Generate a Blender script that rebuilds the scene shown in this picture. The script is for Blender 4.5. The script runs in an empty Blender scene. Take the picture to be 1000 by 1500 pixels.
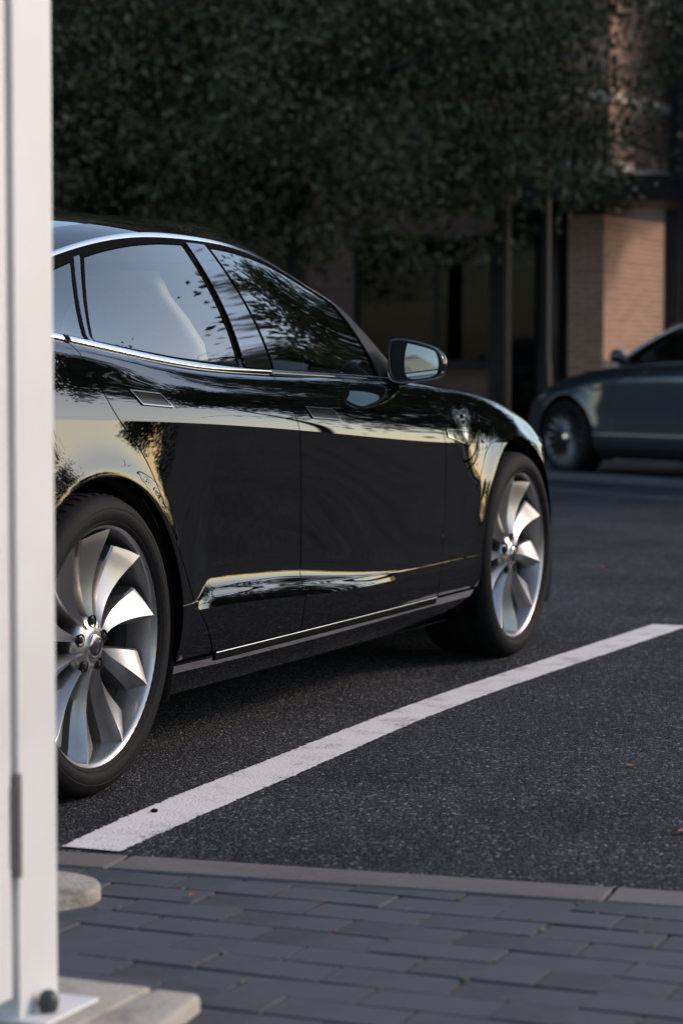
import bpy, bmesh, math, random
import numpy as np
from mathutils import Matrix, Vector

random.seed(7); np.random.seed(7)
scene = bpy.context.scene
COL = scene.collection
R = math.radians

# ------------------------------------------------------------------ camera
CAM = np.array([-4.971, -3.686, 1.011]); YAW = R(23.176); PITCH = -.0615
FPX = 3600.0                                                     # focal length in pixels of the 1000 x 1500 photograph
FW = np.array([math.cos(YAW) * math.cos(PITCH), math.sin(YAW) * math.cos(PITCH), math.sin(PITCH)])
RT = np.array([math.sin(YAW), -math.cos(YAW), 0.]); UP = np.cross(RT, FW)
cd = bpy.data.cameras.new('camera'); cam = bpy.data.objects.new('camera', cd); COL.objects.link(cam)
M = Matrix.Identity(4)
for i in range(3):
    M[i][0] = RT[i]; M[i][1] = UP[i]; M[i][2] = -FW[i]; M[i][3] = CAM[i]
cam.matrix_world = M
cd.sensor_fit = 'HORIZONTAL'; cd.sensor_width = 24.0; cd.lens = FPX / 1000 * 24.0
cd.clip_start = .05; cd.clip_end = 1500
cd.dof.use_dof = True; cd.dof.focus_distance = 6.3; cd.dof.aperture_fstop = 3.9
scene.camera = cam

# ------------------------------------------------------------------ sky, sun, exposure
SUN_AZ = R(-50); SUN_EL = R(28)                                  # direction towards the sun (azimuth from +x)
world = bpy.data.worlds.new('World'); scene.world = world; world.use_nodes = True
wn = world.node_tree.nodes; wl = world.node_tree.links
sky = wn.new('ShaderNodeTexSky'); sky.sky_type = 'NISHITA'; sky.sun_disc = False
sky.sun_elevation = SUN_EL; sky.sun_rotation = math.pi / 2 - SUN_AZ
sky.air_density = 1.0; sky.dust_density = 1.0; sky.ozone_density = 2.0
wl.new(sky.outputs[0], wn['Background'].inputs[0]); wn['Background'].inputs[1].default_value = .15
sd = bpy.data.lights.new('sun', 'SUN'); sun = bpy.data.objects.new('sun', sd); COL.objects.link(sun)
sd.energy = 1.0; sd.angle = R(9); sd.color = (1.0, .86, .78)
sv = Vector((math.cos(SUN_AZ) * math.cos(SUN_EL), math.sin(SUN_AZ) * math.cos(SUN_EL), math.sin(SUN_EL)))
sun.rotation_euler = sv.to_track_quat('Z', 'Y').to_euler(); sun.location = sv * 60
scene.view_settings.view_transform = 'Standard'; scene.view_settings.look = 'None'
scene.view_settings.use_white_balance = True; scene.view_settings.white_balance_temperature = 7300; scene.view_settings.white_balance_tint = 12
scene.view_settings.gamma = 1.0; scene.view_settings.exposure = 0.95; scene.view_settings.use_curve_mapping = False
scene.cycles.max_bounces = 8; scene.cycles.transparent_max_bounces = 16; scene.cycles.use_denoising = True
scene.cycles.sample_clamp_indirect = 6.0

# ------------------------------------------------------------------ helpers
def pix(px, py, depth):
    """world point seen at photo pixel (px, py) at horizontal distance `depth` along the view"""
    d = FW + RT * (px - 500) / FPX + UP * (750 - py) / FPX
    f = np.array([math.cos(YAW), math.sin(YAW), 0.]); return CAM + d * depth / (d @ f)
def on_ground(px, py, z=0.):
    d = FW + RT * (px - 500) / FPX + UP * (750 - py) / FPX
    return CAM + d * (z - CAM[2]) / d[2]

class Mats(dict):
    pass
MT = Mats()
def nodes_of(name):
    m = bpy.data.materials.new(name); m.use_nodes = True
    nt = m.node_tree; b = nt.nodes['Principled BSDF']; return m, nt.nodes, nt.links, b
def coords(n, l, scale=1.0, kind='Object'):
    tc = n.new('ShaderNodeTexCoord'); mp = n.new('ShaderNodeMapping'); l.new(tc.outputs[kind], mp.inputs[0])
    mp.inputs['Scale'].default_value = (scale,) * 3 if isinstance(scale, (int, float)) else scale
    return mp.outputs[0]
def noise(n, l, vec, scale, detail=4, rough=.55):
    t = n.new('ShaderNodeTexNoise'); l.new(vec, t.inputs['Vector']); t.inputs['Scale'].default_value = scale
    t.inputs['Detail'].default_value = detail; t.inputs['Roughness'].default_value = rough; return t
def ramp(n, l, fac, stops):
    r = n.new('ShaderNodeValToRGB'); l.new(fac, r.inputs[0]); e = r.color_ramp.elements
    while len(e) < len(stops): e.new(.5)
    for q, (p, c) in zip(e, stops):
        q.position = p; q.color = (*c, 1) if len(c) == 3 else c
    return r.outputs[0]
def bump(n, l, b, height, strength, dist):
    k = n.new('ShaderNodeBump'); l.new(height, k.inputs['Height']); k.inputs['Strength'].default_value = strength
    k.inputs['Distance'].default_value = dist; l.new(k.outputs[0], b.inputs['Normal']); return k
def simple(name, col, rough=.5, metal=0., nscale=0, namp=.15, coat=0., bumpd=0., spec=None, rvar=0.):
    m, n, l, b = nodes_of(name)
    b.inputs['Base Color'].default_value = (*col, 1); b.inputs['Roughness'].default_value = rough; b.inputs['Metallic'].default_value = metal
    b.inputs['Coat Weight'].default_value = coat
    if spec is not None: b.inputs['Specular IOR Level'].default_value = spec
    if nscale:
        v = coords(n, l); t = noise(n, l, v, nscale)
        lo = tuple(c * (1 - namp) for c in col); hi = tuple(min(1, c * (1 + namp)) for c in col)
        l.new(ramp(n, l, t.outputs[0], [(.3, lo), (.7, hi)]), b.inputs['Base Color'])
        if rvar:
            l.new(ramp(n, l, t.outputs[0], [(.3, (rough - rvar,) * 3), (.7, (rough + rvar,) * 3)]), b.inputs['Roughness'])
        if bumpd:
            t2 = noise(n, l, v, nscale * 3); bump(n, l, b, t2.outputs[0], .5, bumpd)
    MT[name] = m; return m

class MB:
    """collects polygons (with optional normals) into ONE mesh object"""
    def __init__(s): s.v = []; s.f = []; s.n = []; s.mi = []; s.mats = 0
    def add(s, V, Fc, N=None, mi=0):
        o = len(s.v); s.v.extend([tuple(p) for p in V]); s.f.extend([tuple(o + i for i in f) for f in Fc])
        s.n.extend([tuple(p) for p in N] if N is not None else [None] * len(V)); s.mi.extend([mi] * len(Fc)); return s
    def box(s, a, b, bev=0., mi=0):
        x0, y0, z0 = a; x1, y1, z1 = b
        if bev <= 0:
            V = [(x, y, z) for x in (x0, x1) for y in (y0, y1) for z in (z0, z1)]
            return s.add(V, [(0, 1, 3, 2), (4, 6, 7, 5), (0, 4, 5, 1), (2, 3, 7, 6), (0, 2, 6, 4), (1, 5, 7, 3)], mi=mi)
        bm = bmesh.new(); bmesh.ops.create_cube(bm, size=1)
        for v in bm.verts:
            v.co = Vector(((x0 + x1) / 2 + v.co.x * (x1 - x0), (y0 + y1) / 2 + v.co.y * (y1 - y0), (z0 + z1) / 2 + v.co.z * (z1 - z0)))
        bmesh.ops.bevel(bm, geom=list(bm.edges), offset=bev, segments=2, profile=.5, affect='EDGES')
        s.bm(bm, mi); return s
    def bm(s, bm, mi=0):
        bm.verts.index_update(); s.add([v.co[:] for v in bm.verts], [[v.index for v in f.verts] for f in bm.faces], mi=mi); bm.free(); return s
    def grid(s, G, N=None, mi=0, flip=False, wrap=False):
        A, B = G.shape[:2]; V = G.reshape(-1, 3); F_ = []
        for i in range(A - 1):
            for j in range(B if wrap else B - 1):
                q = (i * B + j, (i + 1) * B + j, (i + 1) * B + (j + 1) % B, i * B + (j + 1) % B); F_.append(q[::-1] if flip else q)
        return s.add(V, F_, None if N is None else N.reshape(-1, 3), mi)
    def tube(s, pts, rad, k=10, mi=0, caps=True):
        P = [Vector(p) for p in pts]; rad = rad if hasattr(rad, '__len__') else [rad] * len(P)
        T = [(P[min(i + 1, len(P) - 1)] - P[max(i - 1, 0)]).normalized() for i in range(len(P))]
        up = Vector((0, 0, 1)) if abs(T[0].z) < .9 else Vector((1, 0, 0)); V = []
        nrm = T[0].cross(up).normalized()
        for p, t, r in zip(P, T, rad):
            nrm = (nrm - t * nrm.dot(t)).normalized(); b = t.cross(nrm)
            V += [p + (nrm * math.cos(a) + b * math.sin(a)) * r for a in [2 * math.pi * j / k for j in range(k)]]
        F_ = [(i * k + j, i * k + (j + 1) % k, (i + 1) * k + (j + 1) % k, (i + 1) * k + j) for i in range(len(P) - 1) for j in range(k)]
        if caps: F_ += [tuple(range(k))[::-1], tuple(range((len(P) - 1) * k, len(P) * k))]
        return s.add(V, F_, mi=mi)
    def lathe(s, prof, k=48, axis='Y', c=(0, 0, 0), sgn=1, mi=0, a0=0, a1=2 * math.pi):
        """prof: (r, d) pairs; axis Y: x = r cos, z = r sin, y = sgn*d ; axis Z: z = d"""
        full = abs(a1 - a0 - 2 * math.pi) < 1e-6; m = k if full else k + 1; V = []
        for r, d in prof:
            for j in range(m):
                a = a0 + (a1 - a0) * j / k
                V.append((c[0] + r * math.cos(a), c[1] + sgn * d, c[2] + r * math.sin(a)) if axis == 'Y' else (c[0] + r * math.cos(a), c[1] + r * math.sin(a), c[2] + d))
        F_ = [(i * m + j, i * m + (j + 1) % m, (i + 1) * m + (j + 1) % m, (i + 1) * m + j) for i in range(len(prof) - 1) for j in range(k)]
        return s.add(V, F_, mi=mi)
    def build(s, name, mat, parent=None, smooth=True, fixn=None, angle=None):
        me = bpy.data.meshes.new(name); me.from_pydata(s.v, [], s.f); mats = mat if isinstance(mat, (list, tuple)) else [mat]
        for m in mats: me.materials.append(MT[m] if isinstance(m, str) else m)
        me.polygons.foreach_set('material_index', s.mi); me.polygons.foreach_set('use_smooth', [smooth] * len(s.f)); me.update()
        has = any(n is not None for n in s.n)
        if fixn is None: fixn = not has
        if fixn:
            bm = bmesh.new(); bm.from_mesh(me); bmesh.ops.recalc_face_normals(bm, faces=bm.faces); bm.to_mesh(me); bm.free()
        if has and all(n is not None for n in s.n): me.normals_split_custom_set_from_vertices(s.n)
        elif angle is not None: me.set_sharp_from_angle(angle=R(angle))
        o = bpy.data.objects.new(name, me); COL.objects.link(o)
        if parent is not None: o.parent = parent
        return o
def tag(o, label=None, cat=None, group=None, kind=None):
    if label: o['label'] = label
    if cat: o['category'] = cat
    if group: o['group'] = group
    if kind: o['kind'] = kind
    return o
def empty(name, loc=(0, 0, 0), rz=0.):
    o = bpy.data.objects.new(name, None); COL.objects.link(o); o.location = loc; o.rotation_euler = (0, 0, rz); o.empty_display_size = .1; return o
def copy_tree(o, parent=None):
    c = o.copy(); COL.objects.link(c); c.parent = parent
    for ch in list(o.children): copy_tree(ch, c)
    return c

# ------------------------------------------------------------------ materials
def paint(name, col, rough=.02, flake=0.):
    m, n, l, b = nodes_of(name); v = coords(n, l)
    b.inputs['Base Color'].default_value = (*col, 1); b.inputs['Coat Weight'].default_value = 1.0
    b.inputs['Coat Roughness'].default_value = .015; b.inputs['Roughness'].default_value = .35; b.inputs['Metallic'].default_value = flake
    b.inputs['Coat IOR'].default_value = 1.65
    t = noise(n, l, v, 9, 5); l.new(ramp(n, l, t.outputs[0], [(.45, (rough * .3,) * 3), (.75, (rough,) * 3)]), b.inputs['Coat Roughness'])
    b.inputs['Specular IOR Level'].default_value = .0
    MT[name] = m
paint('black_paint', (.0014, .0014, .0018)); paint('grey_paint', (.026, .034, .046), flake=.5)
def glass(name, tint, boost, base=.03):
    m = bpy.data.materials.new(name); m.use_nodes = True; n = m.node_tree.nodes; l = m.node_tree.links; n.clear()
    out = n.new('ShaderNodeOutputMaterial'); mx = n.new('ShaderNodeMixShader'); tr = n.new('ShaderNodeBsdfTransparent'); gl = n.new('ShaderNodeBsdfGlossy')
    tr.inputs[0].default_value = (*tint, 1); gl.inputs['Roughness'].default_value = .004; gl.inputs[0].default_value = (.96, .96, .90, 1)
    fr = n.new('ShaderNodeFresnel'); fr.inputs['IOR'].default_value = 1.52; ma = n.new('ShaderNodeMath'); ma.operation = 'MULTIPLY_ADD'
    l.new(fr.outputs[0], ma.inputs[0]); ma.inputs[1].default_value = boost; ma.inputs[2].default_value = base; ma.use_clamp = True
    l.new(ma.outputs[0], mx.inputs[0]); l.new(tr.outputs[0], mx.inputs[1]); l.new(gl.outputs[0], mx.inputs[2]); l.new(mx.outputs[0], out.inputs[0])
    MT[name] = m
glass('tinted_glass', (.74, .78, .76), 1.7, .03); glass('clear_glass', (.88, .92, .90), 1.3, .05); glass('lamp_glass', (.8, .8, .8), 1.5)
simple('gloss_black', (.006, .006, .007), .05, coat=1); simple('satin_black', (.010, .010, .011), .5, spec=.2); simple('rubber', (.008, .008, .009), .7, nscale=60, namp=.2, spec=.0)
simple('chrome', (.82, .81, .80), .10, 1.0); simple('dark_chrome', (.30, .30, .31), .15, 1.0)
simple('wheel_silver', (.36, .348, .345), .36, .95, coat=.5, nscale=30, namp=.05); simple('wheel_grey', (.13, .135, .15), .3, .9); simple('barrel_shade', (.010, .010, .011), .6, 0., spec=.15)
simple('tyre', (.0075, .0075, .0085), .7, nscale=90, namp=.35, bumpd=.0008, spec=.12); simple('brake', (.06, .06, .06), .45, .8)
simple('mirror', (.58, .62, .60), .02, 1.0); simple('red_lamp', (.35, .01, .01), .1, coat=1); simple('liner', (.005, .005, .005), .95, spec=.05)
simple('leather', (.50, .475, .44), .55, nscale=200, namp=.06, bumpd=.0006); simple('dash', (.03, .03, .032), .6); simple('carpet', (.02, .02, .022), .95, nscale=200)
simple('headliner', (.42, .40, .38), .9); simple('white_gloss', (.8, .78, .74), .15, coat=1)
# ------------------------------------------------------------------ car body surfaces (metres, x forward, z up)
def spl(xs, ys):
    """natural cubic spline, linear outside"""
    xs = np.asarray(xs, float); ys = np.asarray(ys, float); n = len(xs)
    h = np.diff(xs); A = np.eye(n); b = np.zeros(n)
    for i in range(1, n - 1):
        A[i, i - 1] = h[i - 1]; A[i, i] = 2 * (h[i - 1] + h[i]); A[i, i + 1] = h[i]
        b[i] = 6 * ((ys[i + 1] - ys[i]) / h[i] - (ys[i] - ys[i - 1]) / h[i - 1])
    m = np.linalg.solve(A, b)
    def f(x):
        x = np.asarray(x, float)
        i = np.clip(np.searchsorted(xs, x) - 1, 0, n - 2)
        xc = np.clip(x, xs[0], xs[-1])
        t = xc - xs[i]; u = xs[i + 1] - xc; hh = h[i]
        v = (m[i] * u**3 + m[i + 1] * t**3) / (6 * hh) + (ys[i] / hh - m[i] * hh / 6) * u + (ys[i + 1] / hh - m[i + 1] * hh / 6) * t
        s0 = (ys[1] - ys[0]) / h[0] - h[0] * m[1] / 6
        s1 = (ys[-1] - ys[-2]) / h[-1] + h[-1] * m[-2] / 6
        return v + np.where(x < xs[0], (x - xs[0]) * s0, 0) + np.where(x > xs[-1], (x - xs[-1]) * s1, 0)
    return f
def sstep(a, b, x):
    t = np.clip((np.asarray(x, float) - a) / (b - a), 0, 1); return t * t * (3 - 2 * t)
def cat_rom(P, seg):
    """P: (K, ...) control values, seg samples per span -> smooth curve through them (with end tangents)"""
    P = np.asarray(P, float); K = len(P)
    T = np.zeros_like(P); T[1:-1] = (P[2:] - P[:-2]) / 2; T[0] = P[1] - P[0]; T[-1] = P[-1] - P[-2]
    if K > 2:
        T[0] = 1.5 * (P[1] - P[0]) - .5 * T[1]; T[-1] = 1.5 * (P[-1] - P[-2]) - .5 * T[-2]
    out = []
    for k in range(K - 1):
        for t in np.linspace(0, 1, seg + 1)[(0 if k == 0 else 1):]:
            h00 = 2*t**3 - 3*t**2 + 1; h10 = t**3 - 2*t**2 + t; h01 = -2*t**3 + 3*t**2; h11 = t**3 - t**2
            out.append(h00 * P[k] + h10 * T[k] + h01 * P[k + 1] + h11 * T[k + 1])
    return np.array(out)

class Saloon:
    """black hatchback: rear axle at x=0, wheelbase 2.96"""
    wb = 2.96
    W = staticmethod(spl([-1.085, -1.06, -1.0, -.9, -.7, -.4, 0, .6, 1.2, 1.8, 2.3, 2.96, 3.2, 3.4, 3.6, 3.7, 3.8, 3.86, 3.885],
                         [.30, .56, .74, .845, .920, .950, .962, .968, .968, .963, .957, .951, .941, .916, .862, .812, .70, .52, .30]))
    zchar = staticmethod(spl([-1.1, -.6, .25, 1.1, 2.2, 2.6, 3.1, 3.4, 3.6, 3.75, 3.89], [.90, .89, .866, .823, .757, .742, .725, .69, .635, .57, .50]))
    zbelt = staticmethod(spl([-1.1, -.7, -.3, .1, .58, 1.08, 1.6, 2.0, 2.4, 2.7, 3.0, 3.3, 3.5, 3.65, 3.8, 3.89],
                             [1.075, 1.10, 1.085, 1.048, 1.000, .978, .963, .950, .932, .912, .882, .832, .782, .722, .64, .58]))
    ybelt = staticmethod(spl([-1.1, -1.0, -.7, -.3, .1, .58, 1.08, 1.6, 2.0, 2.4, 2.7, 3.0, 3.3, 3.5, 3.65, 3.8, 3.89],
                             [.25, .55, .78, .845, .868, .878, .878, .874, .866, .855, .84, .815, .775, .725, .655, .50, .22]))
    zmid = staticmethod(spl([-1.1, -.5, .3, 1.2, 2.2, 2.7, 3.1, 3.4, 3.7, 3.89], [1.09, 1.12, 1.06, 1.0, .975, .945, .908, .855, .755, .62]))
    def amp(s, x):                                                 # scoop above the sill
        return sstep(.44, .60, x) * (1 - sstep(1.0, 2.05, x))
    def lines(s, x):
        """control points (y,z) bottom to top for station(s) x -> dict of crease segments"""
        x = np.asarray(x, float); W = s.W(x); a = s.amp(x); zc = s.zchar(x); zb = s.zbelt(x); yb = s.ybelt(x)
        end = sstep(3.35, 3.88, x) + sstep(-.55, -1.08, x)          # ends: the section gets lower and rounder
        fe = sstep(3.2, 3.6, x); zb0 = .175 - .045 * fe; k = 1 - .8 * fe; one = np.ones_like(x)
        seg0 = [(W - .085 * k, zb0), (W - .050 * k, zb0 + .028), (W - .030 * k, zb0 + .062), (W - .020 * k, .268 * one)]
        zl = .392 - .034 * sstep(.5, 1.6, x)                         # crest height
        seg1 = [(W - .018 * k, .271 * one), (W - .008 * k, .271 + .5 * (zl - .271)), (W - .001 - .004 * (1 - a), zl)]
        zr = zl + .040 + .042 * a
        ha = sstep(.50, -.05, x) * sstep(-1.0, -.6, x); fh = sstep(2.30, 2.62, x) * (1 - sstep(3.1, 3.4, x)); ln = .016 * ha + .020 * fh
        seg2 = [(W - .001 - .004 * (1 - a), zl), (W - .012 * a - .005, zl + .42 * (zr - zl)), (W - .023 * a - .006, zr), (W - .015 * a - .006, zr + .33 * (zc - zr)),
                (W - .006 * a - .003 - .025 * fe - .22 * ln, zr + .68 * (zc - zr)), (W - .055 * fe - ln, zc)]
        d = W - yb; hz = zb - zc
        hau = sstep(.75, .0, x) * sstep(-1.0, -.5, x)               # rear haunch leans more
        fr = sstep(2.1, 2.9, x)
        W = W - .055 * fe - ln; d = W - yb
        seg3 = [(W, zc), (W - d * (.10 + .06 * hau + .04 * fr), zc + hz * .30), (W - d * (.33 + .10 * hau + .06 * fr), zc + hz * (.62 + .04 * fr)), (W - d * (.66 + .05 * fr), zc + hz * (.86 + .05 * fr)), (yb, zb)]
        zm = s.zmid(x)
        seg4 = [(yb, zb), (yb * .82, zb + (zm - zb) * .45), (yb * .5, zb + (zm - zb) * .85), (0 * one, zm)]
        return [seg0, seg1, seg2, seg3, seg4]
    arches = ((0.0, .362, .386), (2.96, .352, .402))
    def grid(s, xs, k, seg):
        L = s.lines(xs)[k]
        P = np.array([[p[0] * np.ones_like(xs), p[1] * np.ones_like(xs)] for p in L])     # K,2,N
        Q = cat_rom(P, seg)                                          # V,2,N
        X = np.broadcast_to(xs, Q[:, 0].shape)
        G = np.stack([X, Q[:, 0], Q[:, 1]], -1).copy()               # V,N,3 (y = half width)
        if k in (1, 2, 3):                                           # wheel arch flares
            for cx, cz, R in s.arches:
                r = np.hypot(G[..., 0] - cx, G[..., 2] - cz)
                fade = np.clip((G[..., 2] - .20) / .25, 0, 1)
                G[..., 1] += fade * (.009 * np.exp(-((r - R) / .040) ** 2) + .006 * np.exp(-((r - R) / .13) ** 2))
        return G
    # ---- greenhouse
    rail_x = [-.55, -.2, .1, .411, .785, 1.125, 1.42, 1.62, 1.864, 2.065, 2.185, 2.30]
    rail_y = staticmethod(spl(rail_x, [.74, .665, .625, .605, .600, .605, .62, .635, .672, .722, .782, .86]))
    rail_z = staticmethod(spl(rail_x, [1.085, 1.135, 1.205, 1.28, 1.341, 1.353, 1.336, 1.298, 1.222, 1.120, .985, .86]))
    zroof = staticmethod(spl([-1.0, -.6, -.2, .2, .6, 1.1, 1.5, 1.8, 2.1, 2.4, 2.7, 3.0], [1.10, 1.195, 1.295, 1.368, 1.410, 1.434, 1.428, 1.388, 1.300, 1.175, 1.03, .90]))
    def side_glass(s, xs, n):
        yb, zb, yr, zr = s.ybelt(xs) + .002, s.zbelt(xs) - .012, s.rail_y(xs), s.rail_z(xs)
        t = np.linspace(-.03, 1.03, n)[:, None]
        y = yb + (yr - yb) * t + .030 * 4 * t * (1 - t) * np.clip((zr - zb) / .35, 0, 1)
        z = zb + (zr - zb) * t
        return np.stack([np.broadcast_to(xs, y.shape), y, z], -1)
    def roof(s, xs, n, s0=0., s1=1.):
        yr, zr = s.rail_y(xs), s.rail_z(xs)
        xc = xs + .62 * sstep(1.2, 2.25, xs) ** 1.3 - .42 * sstep(.6, -.5, xs)
        zc = s.zroof(xc); t = np.linspace(s0, s1, n)[:, None]
        y = yr * (1 - t); z = zr + (zc - zr) * (1 - (1 - t) ** 3.0) + .030 * sstep(1.15, 1.65, xs) * (1 - sstep(2.08, 2.24, xs)) * np.sin(np.pi * np.clip(t / .55, 0, 1)) ** .8; x = xs + (xc - xs) * (1 - (1 - t) ** 2)
        return np.stack([x, y, z], -1)
# ------------------------------------------------------------------ panel cutting
def sdf_poly(X, Z, poly):
    P = np.stack([X, Z], -1); pts = np.asarray(poly, float); n = len(pts)
    d = np.full(X.shape, 1e9); inside = np.zeros(X.shape, bool)
    for i in range(n):
        a, b = pts[i - 1], pts[i]; e = b - a; w = P - a
        t = np.clip((w @ e) / max(e @ e, 1e-12), 0, 1); d = np.minimum(d, np.linalg.norm(w - t[..., None] * e, axis=-1))
        c = ((a[1] > P[..., 1]) != (b[1] > P[..., 1]))
        with np.errstate(divide='ignore', invalid='ignore'):
            xi = a[0] + (P[..., 1] - a[1]) / (b[1] - a[1]) * (b[0] - a[0])
        inside ^= c & (P[..., 0] < xi)
    return np.where(inside, -d, d)
def smooth_line(pts, n=8):
    return [tuple(p) for p in cat_rom(np.array(pts, float), n)]
def grid_normals(G):
    du = np.gradient(G, axis=1); dv = np.gradient(G, axis=0); N = np.cross(dv, du)
    return N / np.maximum(np.linalg.norm(N, axis=-1, keepdims=True), 1e-9)
def add_clipped(mb, G, f, side, N=None, off=0., edge=True, depth=.018, round_=.0022):
    """adds the part of surface grid G where f < 0, mirrored to side (+1 left, -1 right), with a rounded return at the cut"""
    if N is None: N = grid_normals(G)
    if off: G = G + N * off
    A, B = f.shape; ins = f < 0; sg = np.array([1, side, 1.])
    full = ins[:-1, :-1] & ins[1:, :-1] & ins[1:, 1:] & ins[:-1, 1:]; anyi = ins[:-1, :-1] | ins[1:, :-1] | ins[1:, 1:] | ins[:-1, 1:]
    ids = {}; V = []; NV = []; F_ = []; bedges = []
    Gf, Nf, ff = G.reshape(-1, 3), N.reshape(-1, 3), f.reshape(-1)
    def gv(i):
        if i not in ids: ids[i] = len(V); V.append(Gf[i]); NV.append(Nf[i])
        return ids[i]
    def ev(i, j):
        k = (min(i, j), max(i, j))
        if k not in ids:
            t = ff[k[0]] / (ff[k[0]] - ff[k[1]]); t = min(max(t, .001), .999); ids[k] = len(V); V.append(Gf[k[0]] * (1 - t) + Gf[k[1]] * t)
            nn = Nf[k[0]] * (1 - t) + Nf[k[1]] * t; NV.append(nn / np.linalg.norm(nn))
        return ids[k]
    for a, b in zip(*np.nonzero(anyi)):
        q = (a * B + b, (a + 1) * B + b, (a + 1) * B + b + 1, a * B + b + 1)
        if full[a, b]: F_.append([gv(i) for i in q]); continue
        poly = []; cut = []
        for i in range(4):
            p, r = q[i], q[(i + 1) % 4]; pi, ri = ff[p] < 0, ff[r] < 0
            if pi: poly.append(gv(p))
            if pi != ri: e = ev(p, r); poly.append(e); cut.append(e)
        if len(poly) >= 3: F_.append(poly)
        if len(cut) == 2: bedges.append((cut[0], cut[1], len(F_) - 1))
    if not V: return
    V = np.array(V); NV = np.array(NV)
    fl = side < 0
    mb.add(V * sg, [f_[::-1] if fl else f_ for f_ in F_], NV * sg)
    if edge and bedges:
        T = {}
        for a, b, fi in bedges:
            c = V[F_[fi]].mean(0); e = V[b] - V[a]; le = np.linalg.norm(e)
            if le < 1e-9: continue
            n = NV[a] + NV[b]; n /= np.linalg.norm(n); t = np.cross(e / le, n); t *= np.sign(t @ ((V[a] + V[b]) / 2 - c)) or 1
            for k in (a, b): T[k] = T.get(k, 0) + t
        T = {k: t / max(np.linalg.norm(t), 1e-9) for k, t in T.items()}
        r = round_; base = {}; RV = []; RN = []
        for k, t in T.items():
            base[k] = len(RV); p, n = V[k], NV[k]; h = (n + t) / np.linalg.norm(n + t)
            RV += [p, p + t * r * .7 - n * r * .3, p + t * r - n * r, p + t * r - n * depth]; RN += [n, h, t, t]
        RF = []
        for a, b, fi in bedges:
            if a in base and b in base:
                for j in range(3):
                    q = [base[a] + j, base[b] + j, base[b] + j + 1, base[a] + j + 1]; RF.append(q)
        mb.add(np.array(RV) * sg, RF, np.array(RN) * sg)
def sweep(mb, P, N, w, h, side=-1, lift=0.):
    """ribbon of rounded section along P with surface normals N; w half widths"""
    P = np.asarray(P, float); N = np.asarray(N, float); w = np.broadcast_to(w, (len(P),))
    T = np.gradient(P, axis=0); T /= np.linalg.norm(T, axis=1, keepdims=True); Bv = np.cross(T, N); Bv /= np.linalg.norm(Bv, axis=1, keepdims=True)
    sec = [(-1, -.6, (-1, 0)), (-1, .3, (-.9, .4)), (-.82, .85, (-.5, .85)), (-.4, 1, (-.12, 1)), (.4, 1, (.12, 1)), (.82, .85, (.5, .85)), (1, .3, (.9, .4)), (1, -.6, (1, 0))]
    G = np.stack([P + Bv * (a * w)[:, None] + N * (b * h + lift) for a, b, _ in sec], 0)
    NN = np.stack([Bv * n[0] + N * n[1] for _, _, n in sec], 0); NN /= np.linalg.norm(NN, axis=-1, keepdims=True)
    sg = np.array([1, side, 1.]); mb.grid(G * sg, NN * sg, flip=side < 0)

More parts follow.
